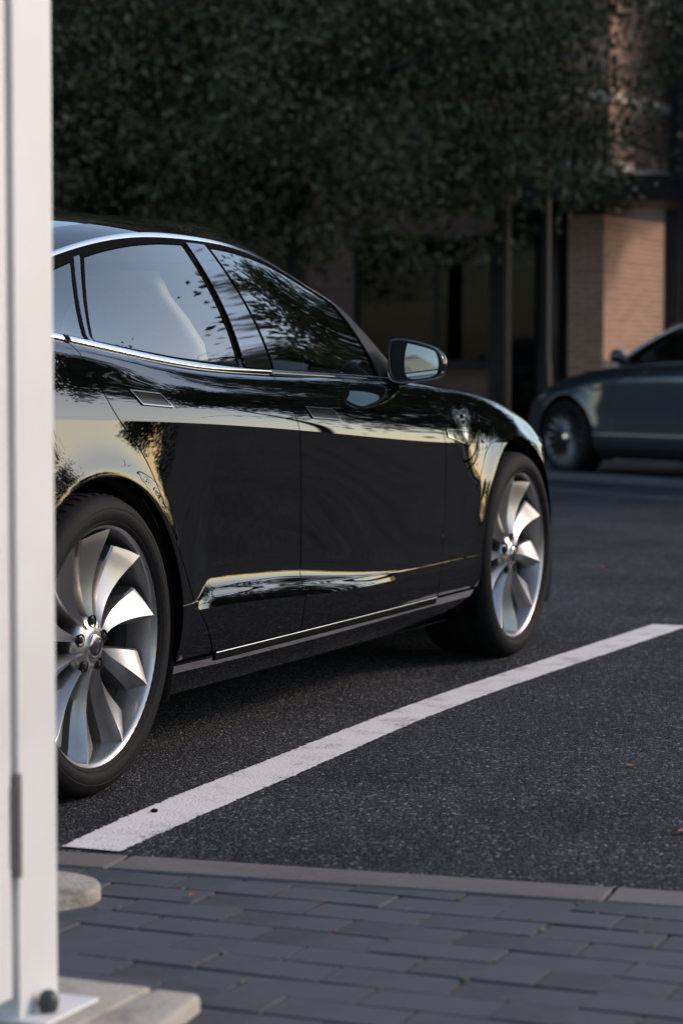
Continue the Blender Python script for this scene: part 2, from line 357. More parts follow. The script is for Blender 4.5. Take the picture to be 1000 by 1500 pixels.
# ------------------------------------------------------------------ wheel with ten turbine blades
def make_wheel(car, cx, y0, cz, side, tilt, camber, R_t=.352, R_r=.284, width=.25, mats=('wheel_silver', 'barrel_shade'), style='turbine'):
    """y0: half track of the lip plane; d is measured outwards from the lip plane"""
    ax = bpy.data.objects.new('wheel', None)
    k = 72; S = R_r / .284
    mb = MB(); lip = [(.262, -.075), (.2635, -.06), (.268, -.03), (.2715, -.013), (.2735, -.007), (.277, -.0045), (.280, -.0015), (.2825, .0005), (.2845, -.001), (.2855, -.006), (.283, -.012), (.278, -.02)]
    mb.lathe([(r * S, d) for r, d in lip], k, sgn=side); w = mb.build('wheel', mats[0], car, fixn=True); ax = w
    w.location = (cx, side * y0, cz); w.rotation_euler = (-side * camber, 0, 0)
    mb = MB(); mb.lathe([(.262 * S, -.074), (.245 * S, -.078), (.236 * S, -.10), (.236 * S, -.22), (.20 * S, -.225), (.02, -.225)], k, sgn=side); mb.build('inner_barrel', mats[1], w)  # near-black barrel stands for the shade deep behind the spokes
    # tyre: sidewall with rings, shoulder and tread with grooves
    q = R_t; wd = width
    prof = [(.2775 * S, -.022), (.279 * S, -.004), (.2835 * S, .004), (.290 * S, .0075), (.2915 * S, .0068), (.293 * S, .009), (q - .046, .013), (q - .034, .0125), (q - .0325, .0115), (q - .031, .0122), (q - .018, .007), (q - .010, -.001), (q - .004, -.012), (q - .0015, -.024)]
    for j in range(4):
        d0 = -.034 - j * (wd - .09) / 3.2; prof += [(q, d0), (q, d0 - .026), (q - .007, d0 - .027), (q - .007, d0 - .034), (q, d0 - .035)]
    prof += [(q, -wd + .04), (q - .003, -wd + .02), (q - .014, -wd + .004), (q - .04, -wd - .006), (.285 * S, -wd), (.24 * S, -wd + .01)]
    mb = MB(); mb.lathe(prof, 96, sgn=side)
    for j in range(64):                                            # shoulder blocks
        a = 2 * math.pi * j / 64; ca, sa = math.cos(a), math.sin(a); tx, tz = -sa, ca; V = []
        for da, r, d in [(-.011, q - .013, .0), (.011, q - .013, .0), (.011, q + .0012, -.024), (-.011, q + .0012, -.024), (-.011, q + .0012, -.052), (.011, q + .0012, -.052), (-.011, q - .016, -.01), (.011, q - .016, -.01)]:
            V.append((r * ca + tx * da, side * d, r * sa + tz * da))
        mb.add(V, [(0, 1, 2, 3), (3, 2, 5, 4), (0, 3, 4, 6), (1, 7, 5, 2), (0, 6, 7, 1)])
    mb.build('tyre', 'tyre', w, angle=40)
    mb = MB(); mb.lathe([(.05, -.10), (.165, -.10), (.178, -.102), (.178, -.128), (.05, -.13)], 56, sgn=side); mb.build('brake_disc', 'brake', w, angle=30)
    mb = MB()
    mb.box((-.19, side * -.085 - .03, -.05), (-.115, side * -.085 + .03, .09), .008); mb.build('brake_caliper', 'satin_black', w)
    if style == 'turbine':
        mb = MB(); hub = [(.0, -.014), (.034, -.016), (.036, -.020), (.044, -.023), (.062, -.029), (.069, -.036), (.071, -.050), (.064, -.075)]; mb.lathe(hub, 48, sgn=side); mb.build('hub', mats[0], w, angle=50)
        nU = 16; proto = None
        for j in range(10):
            if proto is None:
                G = np.zeros((9, nU, 3)); us = np.linspace(0, 1, nU)
                for i, u in enumerate(us):
                    ar = -.12 * u ** 1.5; dr = -.020 - .016 * math.sin(math.pi * min(1, u * 1.1)) * (1 - .4 * u) + .014 * u ** 2.2
                    wl_ = .006 + .072 * u ** 1.25; wr_ = .006 + .018 * u ** .8; dl = .008 + .022 * u; dR = .018 + .026 * u
                    rr = .050 + .2235 * u; fl = 1 - .085 * u ** 3; fr = 1 - .02 * u ** 3
                    sec = [(wl_ + .001, dl + .055, fl * .985), (wl_, dl + .006, fl), (wl_ * .94, dl, fl * 1.002), (wl_ * .45, dl * .40 + .002 * u, (1 + fl) / 2), (0., 0., 1.), (-wr_ * .07, .0012, 1.), (-wr_ * .5, dR * .52 + .002 * u, (1 + fr) / 2), (-wr_, dR, fr), (-wr_ - .001, dR + .045, fr * .985)]
                    for m_, (wa, dd, fr_) in enumerate(sec):
                        r_ = rr * fr_; a = ar + wa / max(r_, .07); G[m_, i] = (r_ * math.cos(a), side * (dr - dd), r_ * math.sin(a))
                mb = MB(); mb.grid(G); V0 = G[:, -1]; mb.add(V0, [tuple(range(9))])
                proto = mb.build('spoke', mats[0], w, angle=28); sp = proto
                tx = bpy.data.meshes  # shared mesh below
            else:
                sp = proto.copy(); COL.objects.link(sp); sp.parent = w
            sp.rotation_euler = (0, -(tilt + j * math.pi / 5 + .12), 0)
        mb = MB(); mb.lathe([(.0, -.0085), (.02, -.010), (.0285, -.012), (.0305, -.0145), (.0305, -.02)], 40, sgn=side); cap = mb.build('centre_cap', 'dark_chrome', w, angle=40)
        mb = MB(); yy = side * -.0085                                # raised T-shaped emblem
        def pl(poly):
            n_ = len(poly); V = [(x, yy - side * .002, z) for x, z in poly] + [(x, yy + side * .0012, z) for x, z in poly]
            mb.add(V, [tuple(range(n_)), tuple(range(n_, 2 * n_))] + [(i, (i + 1) % n_, n_ + (i + 1) % n_, n_ + i) for i in range(n_)])
        pl([(-.012, .012), (-.004, .010), (-.0022, .0115), (0, .0085), (.0022, .0115), (.004, .010), (.012, .012), (.0105, .0085), (.0035, .0072), (0, -.015), (-.0035, .0072), (-.0105, .0085)])
        mb.build('emblem', 'chrome', cap, smooth=False)
        for j in range(5):
            a = math.pi / 2 + j * 2 * math.pi / 5; c = (.0565 * math.cos(a), 0, .0565 * math.sin(a))
            mb = MB(); mb.lathe([(.0155, -.0255), (.0150, -.022), (.0135, -.0222), (.0125, -.034), (.0, -.034)], 20, c=c, sgn=side); mb.lathe([(.0, -.020), (.006, -.0205), (.0085, -.023), (.009, -.034)], 6, c=c, sgn=side)
            mb.build('lug_nut', 'satin_black' if j % 5 else 'satin_black', w, angle=35)
    else:
        mb = MB(); mb.lathe([(.0, -.012), (.05, -.015), (.075, -.03), (.08, -.06)], 36, sgn=side); mb.build('hub', mats[0], w, angle=50)
        proto = None
        for j in range(20):
            if proto is None:
                mb = MB(); G = np.zeros((5, 10, 3))
                for i, u in enumerate(np.linspace(0, 1, 10)):
                    r_ = (.06 + .207 * u) * S; dd = -.02 - .014 * math.sin(math.pi * u) + .012 * u; hw = .0125 + .004 * u
                    for m_, (a_, b_) in enumerate([(-1, .05), (-.75, .004), (0, 0), (.75, .004), (1, .05)]): G[m_, i] = (r_, side * (dd - b_), hw * a_)
                mb.grid(G); proto = mb.build('spoke', mats[0], w, angle=35); sp = proto
            else:
                sp = proto.copy(); COL.objects.link(sp); sp.parent = w
            sp.rotation_euler = (0, -(tilt + j * math.pi / 10), 0)
        mb = MB(); mb.lathe([(.0, -.004), (.03, -.006), (.034, -.02)], 28, sgn=side); mb.build('centre_cap', 'chrome', w, angle=40)
    return w

# ------------------------------------------------------------------ the black car
def side_strips(S, xs, dens):
    return {k: S.grid(xs, k, dens[k]) for k in dens}
def arch_f(S, X, Z, grow=0.):
    f = np.full(X.shape, -1e9)
    for cx, cz, Rr in S.arches: f = np.maximum(f, (Rr + grow) - np.hypot(X - cx, np.where(Z < cz, (Z - cz) * .9, Z - cz)))
    return f
def stations(a, b, step):
    c = np.arange(a + .06, b - .06, step)
    ea = a + .06 * (1 - np.cos(np.linspace(0, math.pi / 2, 9)))[:-1]; eb = b - .06 * (1 - np.cos(np.linspace(0, math.pi / 2, 9)))[:-1][::-1]
    return np.concatenate([ea, c, eb])

def build_black_car():
    S = Saloon(); car = empty('parked_car')
    tag(car, 'black glossy hatchback saloon with silver turbine-bladed wheels parked beside the white line', 'car')
    xs = stations(-1.082, 3.882, .0125); GP = .0022
    RD = smooth_line([(-.02, 1.075), (.003, 1.045), (.030, .996), (.095, .879), (.225, .759), (.381, .529), (.467, .412), (.532, .349), (.572, .300), (.590, .268)])
    BL = smooth_line([(1.088, .99), (1.075, .955), (1.070, .911), (1.088, .83), (1.122, .694), (1.155, .50), (1.150, .43), (1.135, .37), (1.132, .268)])
    FL = smooth_line([(2.06, .955), (2.105, .925), (2.151, .885), (2.185, .835), (2.230, .759), (2.243, .65), (2.240, .551), (2.215, .40), (2.200, .33), (2.205, .268)])
    FB = [(3.345, .20), (3.345, .52), (3.30, .62), (3.26, .70), (3.24, .80), (3.22, .95)]
    RB = [(-.36, .2), (-.36, .45), (-.52, .70), (-.80, .73), (-1.2, .74)]
    zlo = .2745
    polys = {
        'rear_door': RD[::-1][:-1] + [RD[0]] + [(1.0, 1.2)] + BL[::1],
        'front_door': BL[::-1] + [(1.2, 1.2), (2.0, 1.2)] + FL,
        'front_wing': FL[::-1] + [(2.06, 1.2), (3.22, 1.2)] + FB[::-1],
        'front_bumper': [(3.345, .0)] + FB + [(3.22, 1.3), (4.2, 1.3), (4.2, .0)],
        'rear_quarter': RD + [(.59, .0), (-.36, .0)] + RB[:] + [(-1.3, .74), (-1.3, 1.4), (-.02, 1.4)],
        'rear_bumper': [(-.36, 0)] + RB + [(-1.3, .74), (-1.3, 0)],
    }
    polys['rear_door'] = RD + BL[::-1]
    polys['rear_door'] = RD + BL[::-1] + [(1.09, 1.3), (-.02, 1.3)]
    polys['front_door'] = BL + FL[::-1] + [(2.06, 1.3), (1.088, 1.3)]
    strips = side_strips(S, xs, {0: 5, 1: 5, 2: 8, 3: 8})
    inner_x = np.arange(-1.06, 3.86, .04); inner = side_strips(S, inner_x, {0: 2, 1: 2, 2: 3, 3: 3})
    parts = {}
    for side in (-1, 1):
        for nm, poly in polys.items():
            mb = MB()
            for k in (1, 2, 3) if 'bumper' not in nm else (0, 1, 2, 3):
                G = strips[k]; f = sdf_poly(G[..., 0], G[..., 2], poly) + GP
                f = np.maximum(f, arch_f(S, G[..., 0], G[..., 2]))
                if k == 1: f = np.maximum(f, zlo - G[..., 2]) if 'bumper' not in nm else f
                if k == 3 and nm in ('rear_door', 'front_door'): f = np.maximum(f, G[..., 2] - (S.zbelt(G[..., 0]) - .004))
                add_clipped(mb, G, f, side)
            parts[nm, side] = mb.build(nm, 'black_paint', car, fixn=False)
        # sill
        mb = MB(); G = strips[0]; f = np.maximum(arch_f(S, G[..., 0], G[..., 2]), np.maximum(-.36 + GP - G[..., 0], G[..., 0] - 3.345 + GP)); f = np.maximum(f, G[..., 2] - .2655)
        add_clipped(mb, G, f, side, edge=False); parts['sill', side] = mb.build('sill', 'black_paint', car, fixn=False)
        # dark inner shell behind the shut lines
        mb = MB()
        for k in inner:
            G = inner[k]; f = arch_f(S, G[..., 0], G[..., 2], .0)
            f = np.maximum(f, G[..., 2] - (S.zbelt(G[..., 0]) - .02)); add_clipped(mb, G, f, side, off=-.022, edge=False)
        mb.build('inner_shell', 'liner', car, fixn=False)
        # bright strip and black moulding along the foot of the doors
        sx = np.linspace(.607, 2.20, 60); z_ = np.full_like(sx, .2705); P = np.stack([sx, S.W(sx) - .0175, z_], -1)
        N = np.stack([0 * sx, 0 * sx + .93, 0 * sx + .36], -1); mb = MB(); sweep(mb, P, N, .0014, .003, side); mb.build('sill_strip', 'chrome', parts['sill', side], fixn=False)
        P = np.stack([sx, S.W(sx) - .0225, z_ - .0125], -1); N = np.stack([0 * sx, 0 * sx + .96, 0 * sx - .28], -1); mb = MB(); sweep(mb, P, N, .0085, .004, side); mb.build('sill_moulding', 'liner', parts['sill', side], fixn=False)
        # arch lips and wheel wells
        for (cx, cz, Rr) in S.arches:
            aa = np.linspace(-.44, math.pi + .44, 90); X = cx + Rr * np.cos(aa); Z = cz + np.where(np.sin(aa) < 0, Rr * np.sin(aa) / .9, Rr * np.sin(aa))
            mb = MB(); y_ = np.interp(X, xs, S.W(xs)); V = []
            G = np.zeros((4, len(aa), 3))
            for m_, (dr, dy) in enumerate([(.004, -.018), (-.012, -.026), (-.014, -.05), (.0, -.30)]):
                G[m_] = np.stack([cx + (Rr + dr) * np.cos(aa), (y_ + dy), cz + (Z - cz) * (1 + dr / Rr)], -1)
            mb.grid(G * np.array([1, side, 1])); mb.build('wheel_arch_liner', 'liner', car)
        # glass, pillars, seals
        gx = np.arange(-.5, 2.27, .006); GG = S.side_glass(gx, 84); X, Z = GG[..., 0], GG[..., 2]
        rail_low = lambda x: S.rail_z(x) - .021 + .004 * sstep(1.3, 1.9, x); belt_up = lambda x: S.zbelt(x) + .012 - .006 * sstep(.95, 1.1, x)
        lim = np.maximum(Z - rail_low(X), belt_up(X) - Z)
        def quad(a, b, c, d): return [a, b, c, d]
        panes = {'quarter_glass': [(-.30, 1.0), (.118, 1.0), (.155, 1.067), (.505, 1.300), (.53, 1.42), (-.3, 1.42)],
                 'rear_door_glass': [(.168, .95), (.176, 1.067), (.522, 1.292), (.60, 1.42), (1.092, 1.42), (1.075, 1.345), (.918, .995), (.90, .95)],
                 'front_door_glass': [(1.105, .92), (1.131, .985), (1.215, 1.340), (1.225, 1.42), (1.88, 1.42), (1.905, 1.083), (1.893, .955), (1.89, .90)]}
        for nm, poly in panes.items():
            mb = MB(); f = np.maximum(sdf_poly(X, Z, poly), lim) + .004
            add_clipped(mb, GG, f, side, edge=False); mb.build(nm, 'tinted_glass', parts['front_door' if 'front' in nm else 'rear_door' if 'rear' in nm else 'rear_quarter', side], fixn=False)
            mb = MB(); fo = np.maximum(sdf_poly(X, Z, poly), lim); f = np.maximum(fo, -(fo + .006)); add_clipped(mb, GG, f, side, off=.0022, edge=True, depth=.006, round_=.001)
            mb.build('window_seal', 'rubber', parts['front_door' if 'front' in nm else 'rear_door' if 'rear' in nm else 'rear_quarter', side], fixn=False)
        bp = [(.926, .90), (.948, .995), (1.096, 1.345), (1.10, 1.42), (1.21, 1.42), (1.198, 1.340), (1.116, .985), (1.098, .92)]
        mb = MB(); f = np.maximum(sdf_poly(X, Z, bp), lim); add_clipped(mb, GG, f, side, off=.004, depth=.006); mb.build('pillar_cover', 'gloss_black', car, fixn=False)
        cp = [(.124, 1.0), (.158, 1.067), (.508, 1.302), (.55, 1.42), (.59, 1.42), (.516, 1.292), (.172, 1.067), (.163, 1.0)]
        mb = MB(); f = np.maximum(sdf_poly(X, Z, cp), lim); add_clipped(mb, GG, f, side, off=.003, depth=.006); mb.build('pillar_cover', 'gloss_black', car, fixn=False)
        sl = [(1.91, .90), (1.914, 1.083), (1.96, 1.42), (2.4, 1.42), (2.4, .90)]
        mb = MB(); f = np.maximum(sdf_poly(X, Z, sl), np.maximum(Z - S.rail_z(X) + .012, belt_up(X) - Z)); add_clipped(mb, GG, f, side, off=.002, depth=.006); mb.build('mirror_sail', 'satin_black', car, fixn=False)
        # black frame behind the rail
        mb = MB(); f = np.maximum(rail_low(X) - .004 - Z, Z - S.rail_z(X) - .004); add_clipped(mb, GG, f, side, off=.0005, edge=False); mb.build('window_surround', 'rubber', car, fixn=False)
        # chrome along the roof and along the belt
        cx_ = np.linspace(-.36, 2.205, 150); P = np.stack([cx_, S.rail_y(cx_), S.rail_z(cx_)], -1); N = np.stack([0 * cx_, 0 * cx_ + .80, 0 * cx_ + .60], -1); T = np.gradient(P, axis=0); T /= np.linalg.norm(T, axis=1, keepdims=True)
        N = N - T * (N * T).sum(1, keepdims=True); N /= np.linalg.norm(N, axis=1, keepdims=True)
        w_ = .0125 - .0090 * sstep(.9, 1.9, cx_); mb = MB(); sweep(mb, P - np.array([0, 0, .006]), N, w_, .006, side); mb.build('roof_trim', 'chrome', car, fixn=False)
        cb = np.linspace(-.42, 1.10, 110); P = np.stack([cb, S.ybelt(cb) - .001, S.zbelt(cb) + .003], -1); N = np.stack([0 * cb, 0 * cb + .78, 0 * cb + .62], -1)
        w_ = .0085 - .0068 * sstep(.62, 1.06, cb)
        for (a, b, par) in ((-.42, -.004, 'rear_quarter'), (.002, 1.10, 'rear_door')):
            mk = (cb >= a) & (cb <= b); mb = MB(); sweep(mb, P[mk], N[mk], w_[mk], .007, side); mb.build('belt_trim', 'chrome', parts[par, side], fixn=False)
        cf = np.linspace(1.10, 2.09, 50); P = np.stack([cf, S.ybelt(cf) - .001, S.zbelt(cf) + .002], -1); N = np.stack([0 * cf, 0 * cf + .8, 0 * cf + .6], -1)
        mb = MB(); sweep(mb, P, N, .0065, .006, side); mb.build('belt_trim', 'gloss_black', parts['front_door', side], fixn=False)
        # flush handles: shallow pocket in a bright frame
        for par, hp in (('rear_door', [(.181, .942), (.322, .932), (.368, .897), (.222, .906)]), ('front_door', [(1.158, .886), (1.345, .877), (1.388, .844), (1.188, .854)])):
            hp = np.array(hp); c = hp.mean(0); hp2 = c + (hp - c) * 1.0
            G = np.concatenate([S.grid(np.arange(hp[:, 0].min() - .03, hp[:, 0].max() + .03, .0035), 3, 26)], 0); f0 = sdf_poly(G[..., 0], G[..., 2], hp2)
            mb = MB(); f = np.maximum(f0, -(f0 + .0026)); add_clipped(mb, G, f, side, off=.0035, depth=.004, round_=.001); h = mb.build('handle_frame', 'dark_chrome', parts[par, side], fixn=False)
            mb = MB(); add_clipped(mb, G, f0 + .0030, side, off=.0025, depth=.003, round_=.001); mb.build('handle', 'handle_black', parts[par, side], fixn=False)
        # side repeater on the wing
        vp = smooth_line([(2.255, .797), (2.36, .793), (2.478, .786), (2.494, .774), (2.478, .752), (2.455, .738), (2.42, .744), (2.255, .772)], 4)
        G = S.grid(np.arange(2.2, 2.55, .004), 3, 20); f0 = sdf_poly(G[..., 0], G[..., 2], vp)
        mb = MB(); add_clipped(mb, G, np.maximum(f0, -(f0 + .0032)), side, off=.003, depth=.004, round_=.001); mb.build('repeater_frame', 'chrome', parts['front_wing', side], fixn=False)
        mb = MB(); add_clipped(mb, G, f0 + .003, side, off=.002, depth=.003, round_=.001); mb.build('repeater', 'gloss_black', parts['front_wing', side], fixn=False)
        lamp = [(2.40, .782), (2.425, .776), (2.43, .784), (2.462, .779), (2.468, .768), (2.45, .758), (2.425, .764)]
        f1 = sdf_poly(G[..., 0], G[..., 2], lamp); mb = MB(); add_clipped(mb, G, f1, side, off=.0035, depth=.003, round_=.001); mb.build('repeater_patch', 'white_gloss', parts['front_wing', side], fixn=False)  # small white glossy patch inside the repeater
        # lamps
        tl = smooth_line([(-1.2, .86), (-.86, .875), (-.70, .94), (-.78, .985), (-1.2, .99)], 3)
        mb = MB()
        for k in (2, 3): G = strips[k]; add_clipped(mb, G, sdf_poly(G[..., 0], G[..., 2], tl), side, off=.004)
        mb.build('tail_lamp', 'red_lamp', car, fixn=False)
        hl = smooth_line([(3.28, .735), (3.42, .735), (3.62, .665), (3.74, .60), (3.70, .575), (3.55, .61), (3.38, .66)], 3)
        mb = MB()
        for k in (2, 3): G = strips[k]; add_clipped(mb, G, sdf_poly(G[..., 0], G[..., 2], hl), side, off=.004)
        mb.build('headlamp', 'dark_chrome', car, fixn=False)
        # wing mirror
        m = MB(); outl = np.array([(.885, 1.074), (.925, 1.077), (.985, 1.066), (1.035, 1.048), (1.058, 1.022), (1.062, .995), (1.052, .968), (1.02, .955), (.96, .948), (.915, .947), (.890, .957), (.880, .99), (.879, 1.04)])
        outl = np.array(cat_rom(np.vstack([outl, outl[:1]]), 4))[:-1]; c = outl.mean(0); G = []
        for xoff, sc in [(1.938, .90), (1.936, .97), (1.942, 1.0), (1.975, 1.02), (2.02, .97), (2.06, .86), (2.09, .66), (2.105, .38), (2.11, .02)]:
            o = c + (outl - c) * sc; o[:, 0] -= max(0, xoff - 1.95) * .25; G.append(np.stack([np.full(len(o), xoff), o[:, 0] * side, o[:, 1]], -1))
        m.grid(np.array(G), wrap=True); mir = m.build('wing_mirror', 'black_paint', car)
        m = MB(); o = c + (outl - c) * .92; V = np.stack([np.full(len(o), 1.944), o[:, 0] * side, o[:, 1]], -1); m.add(V, [tuple(range(len(V)))]); m.build('mirror_surround', 'satin_black', mir, smooth=False)
        m = MB(); gp = np.array([(.945, 1.064), (1.022, 1.044), (1.038, 1.026), (1.043, 1.0), (1.036, .972), (1.01, .962), (.955, .957), (.938, .975), (.936, 1.02)])
        gp = np.array(cat_rom(np.vstack([gp, gp[:1]]), 4))[:-1]
        gx_ = 1.9395 + (gp[:, 0] - .99) * .05; gm = gp.mean(0)
        rings = [np.stack([gx_ + 1.2 * 0, gp[:, 0] * side, gp[:, 1]], -1)]
        m.add(rings[0], [tuple(range(len(gp)))]); m.build('mirror_glass', 'mirror', mir, smooth=False)
        m = MB(); lo = outl[(outl[:, 1] < .985)]; order = np.argsort(lo[:, 0]); lo = lo[order]; P = np.stack([np.full(len(lo), 1.9365), lo[:, 0] * side, lo[:, 1] - .001], -1); m.tube(P, .0026, 8); m.build('mirror_trim', 'dark_chrome', mir)
        m = MB(); m.tube([(2.015, .85 * side, .952), (2.01, .89 * side, .952), (2.0, .93 * side, .968)], [.028, .022, .022], 12); m.build('mirror_arm', 'gloss_black', mir)
        # wheels
        make_wheel(car, 0, .955, .352, side, R(10), .037); make_wheel(car, S.wb, .945, .350, side, R(26), .023, R_t=.350)
    # roof, screens, bonnet, tailgate
    for nm, mat_, xa, xb, s0, s1 in (('roof_rail', 'black_paint', -.4, 2.24, .0, .16), ('glass_roof', 'gloss_black', .25, 1.72, .162, 1.), ('windscreen', 'clear_glass', 1.724, 2.24, .162, 1.), ('rear_screen', 'tinted_glass', -.4, .246, .162, 1.)):
        mb = MB(); rx = np.arange(xa, xb + .001, .02)
        for side in (-1, 1):
            G = S.roof(rx, 26 if s0 else 12, s0, s1); N = np.cross(np.gradient(G, axis=0), np.gradient(G, axis=1)); N /= np.linalg.norm(N, axis=-1, keepdims=True)
            sg = np.array([1, side, 1.]); mb.grid(G * sg, N * sg, flip=side < 0)
        mb.build(nm, mat_, car, fixn=False)
    hx = stations(2.3, 3.882, .02); G4 = S.grid(hx, 4, 8); cow = 2.42 + .38 * np.clip(1 - (G4[..., 1] / .86) ** 2, 0, 1)
    mb = MB()
    for side in (-1, 1): add_clipped(mb, G4, cow - G4[..., 0], side)
    mb.build('bonnet', 'black_paint', car, fixn=False)
    tx_ = stations(-1.082, -.1, .02); G4 = S.grid(tx_, 4, 8); mb = MB()
    for side in (-1, 1): add_clipped(mb, G4, G4[..., 0] - (-.42 - .28 * np.clip(1 - (G4[..., 1] / .86) ** 2, 0, 1)), side)
    mb.build('tailgate', 'black_paint', car, fixn=False)
    gx2 = np.arange(2.0, 2.9, .02); G4 = S.grid(gx2, 4, 6); mb = MB()
    for side in (-1, 1): add_clipped(mb, G4, np.maximum(G4[..., 0] - 2.45 - .38 * np.clip(1 - (G4[..., 1] / .86) ** 2, 0, 1), 2.02 - G4[..., 0]), side, off=-.02, edge=False)
    mb.build('cowl', 'liner', car, fixn=False)
    for xe, nm in ((-1.082, 'tail_panel'), (3.882, 'nose_panel')):
        ys, zs = [], []
        for k in (0, 1, 2, 3, 4):
            G = S.grid(np.array([xe, xe + .001]), k, 3)[:, 0]; ys += list(G[:, 1]); zs += list(G[:, 2])
        V = [(xe, y, z) for y, z in zip(ys, zs)] + [(xe, -y, z) for y, z in zip(ys[::-1], zs[::-1])]
        mb = MB(); mb.add(V, [tuple(range(len(V)))]); mb.build(nm, 'black_paint', car, smooth=False)
    mb = MB(); mb.box((.45, -.86, .165), (2.5, .86, .22)); mb.box((-.95, -.62, .2), (.45, .62, .30)); mb.box((2.5, -.60, .18), (3.6, .60, .26)); mb.build('underbody', 'liner', car, smooth=False)
    # ---------------- cabin
    mb = MB(); mb.box((.35, -.82, .30), (2.5, .82, .34)); mb.box((-.5, -.82, .60), (.30, .82, .66)); mb.build('cabin_floor', 'carpet', car, smooth=False)
    def seat(x, y, w=.25, head=True):
        root = empty('seat'); root.parent = car; root.location = (x, y, 0)
        m = MB(); m.box((-.02, -w, .42), (.50, w, .58), .05); m.build('seat_cushion', 'leather', root)
        m = MB(); G = []
        for t in np.linspace(0, 1, 12):
            hw = w * (1.0 - .10 * t - .42 * sstep(.70, 1, t)); th = .075 - .03 * t; cxx = -.02 - .24 * t; zz = .52 + .74 * t
            ring = []
            for a in np.linspace(0, 2 * math.pi, 20, endpoint=False):
                ca, sa = math.cos(a), math.sin(a); ring.append((cxx + th * np.sign(ca) * abs(ca) ** .6, hw * np.sign(sa) * abs(sa) ** .55, zz))
            G.append(ring)
        G = np.array(G); m.grid(G, wrap=True); m.add(G[-1], [tuple(range(20))]); m.build('seat_back', 'leather', root)
        return root
    seat(1.42, -.38); seat(1.42, .38); seat(.52, -.36, .28); seat(.52, .36, .28)
    mb = MB(); P = []
    for t in np.linspace(0, 1, 14): P.append([(2.02 + .34 * math.sin(t * math.pi / 2), y, .78 + .17 * math.cos((t - .15) * math.pi / 2) ** .7) for y in np.linspace(-.78, .78, 20)])
    mb.grid(np.array(P)); mb.box((2.05, -.78, .40), (2.35, .78, .80)); mb.build('dashboard', 'dash', car)
    mb = MB(); c = Vector((1.86, .38, .90)); u = Vector((0, 1, 0)); v = Vector((-.42, 0, .9)).normalized()
    mb.tube([c + (u * math.cos(a) + v * math.sin(a)) * .18 for a in np.linspace(0, 2 * math.pi, 41)], .016, 10, caps=False); mb.tube([c + u * .17, c, c - u * .17], .022, 8); mb.tube([c, c + Vector((.25, 0, -.08))], .04, 10); mb.build('steering_wheel', 'dash', car)
    mb = MB(); rx = np.arange(.0, 1.75, .05)
    for side in (-1, 1):
        G = S.roof(rx, 10, .03, 1.) - np.array([0, 0, .035]); mb.grid(G * np.array([1, side, 1]))
    mb.build('headliner', 'headliner', car)
    return car
simple('handle_black', (.004, .004, .005), .12, spec=.25)
black_car = build_black_car()
# ------------------------------------------------------------------ ground materials
def asphalt_mat():
    m, n, l, b = nodes_of('asphalt'); v = coords(n, l)
    vo = n.new('ShaderNodeTexVoronoi'); l.new(v, vo.inputs['Vector']); vo.inputs['Scale'].default_value = 150
    sep = n.new('ShaderNodeSeparateColor'); l.new(vo.outputs['Color'], sep.inputs[0])
    c1 = ramp(n, l, sep.outputs[0], [(.0, (.025, .025, .028)), (.62, (.050, .050, .055)), (.90, (.088, .089, .095)), (.975, (.16, .16, .16)), (1., (.34, .335, .33))])
    big = noise(n, l, v, 1.3, 5, .6); c2 = ramp(n, l, big.outputs[0], [(.28, (.60, .60, .62)), (.5, (.98, .98, .98)), (.72, (1.22, 1.20, 1.17))])
    mx = n.new('ShaderNodeMix'); mx.data_type = 'RGBA'; mx.blend_type = 'MULTIPLY'; mx.inputs[0].default_value = 1; l.new(c1, mx.inputs[6]); l.new(c2, mx.inputs[7])
    l.new(mx.outputs[2], b.inputs['Base Color']); b.inputs['Specular IOR Level'].default_value = .02
    r2 = ramp(n, l, sep.outputs[1], [(0, (.5,) * 3), (.5, (.8,) * 3), (1, (.95,) * 3)]); l.new(r2, b.inputs['Roughness'])
    f = n.new('ShaderNodeTexNoise'); l.new(v, f.inputs['Vector']); f.inputs['Scale'].default_value = 45; f.inputs['Detail'].default_value = 6
    ad = n.new('ShaderNodeMath'); ad.operation = 'SUBTRACT'; l.new(f.outputs[0], ad.inputs[0]); l.new(vo.outputs['Distance'], ad.inputs[1])
    bump(n, l, b, ad.outputs[0], 1.0, .006); MT['asphalt'] = m
asphalt_mat()
def line_mat():
    m, n, l, b = nodes_of('road_paint'); v = coords(n, l)
    t = noise(n, l, v, 150, 3); t2 = noise(n, l, v, 9, 5)
    ad = n.new('ShaderNodeMath'); ad.operation = 'ADD'; l.new(t.outputs[0], ad.inputs[0]); l.new(t2.outputs[0], ad.inputs[1])
    l.new(ramp(n, l, ad.outputs[0], [(.70, (.08, .075, .07)), (.79, (.50, .455, .44)), (1.15, (.70, .645, .63))]), b.inputs['Base Color'])
    b.inputs['Roughness'].default_value = .7; bump(n, l, b, t.outputs[0], .8, .003); MT['road_paint'] = m
line_mat()
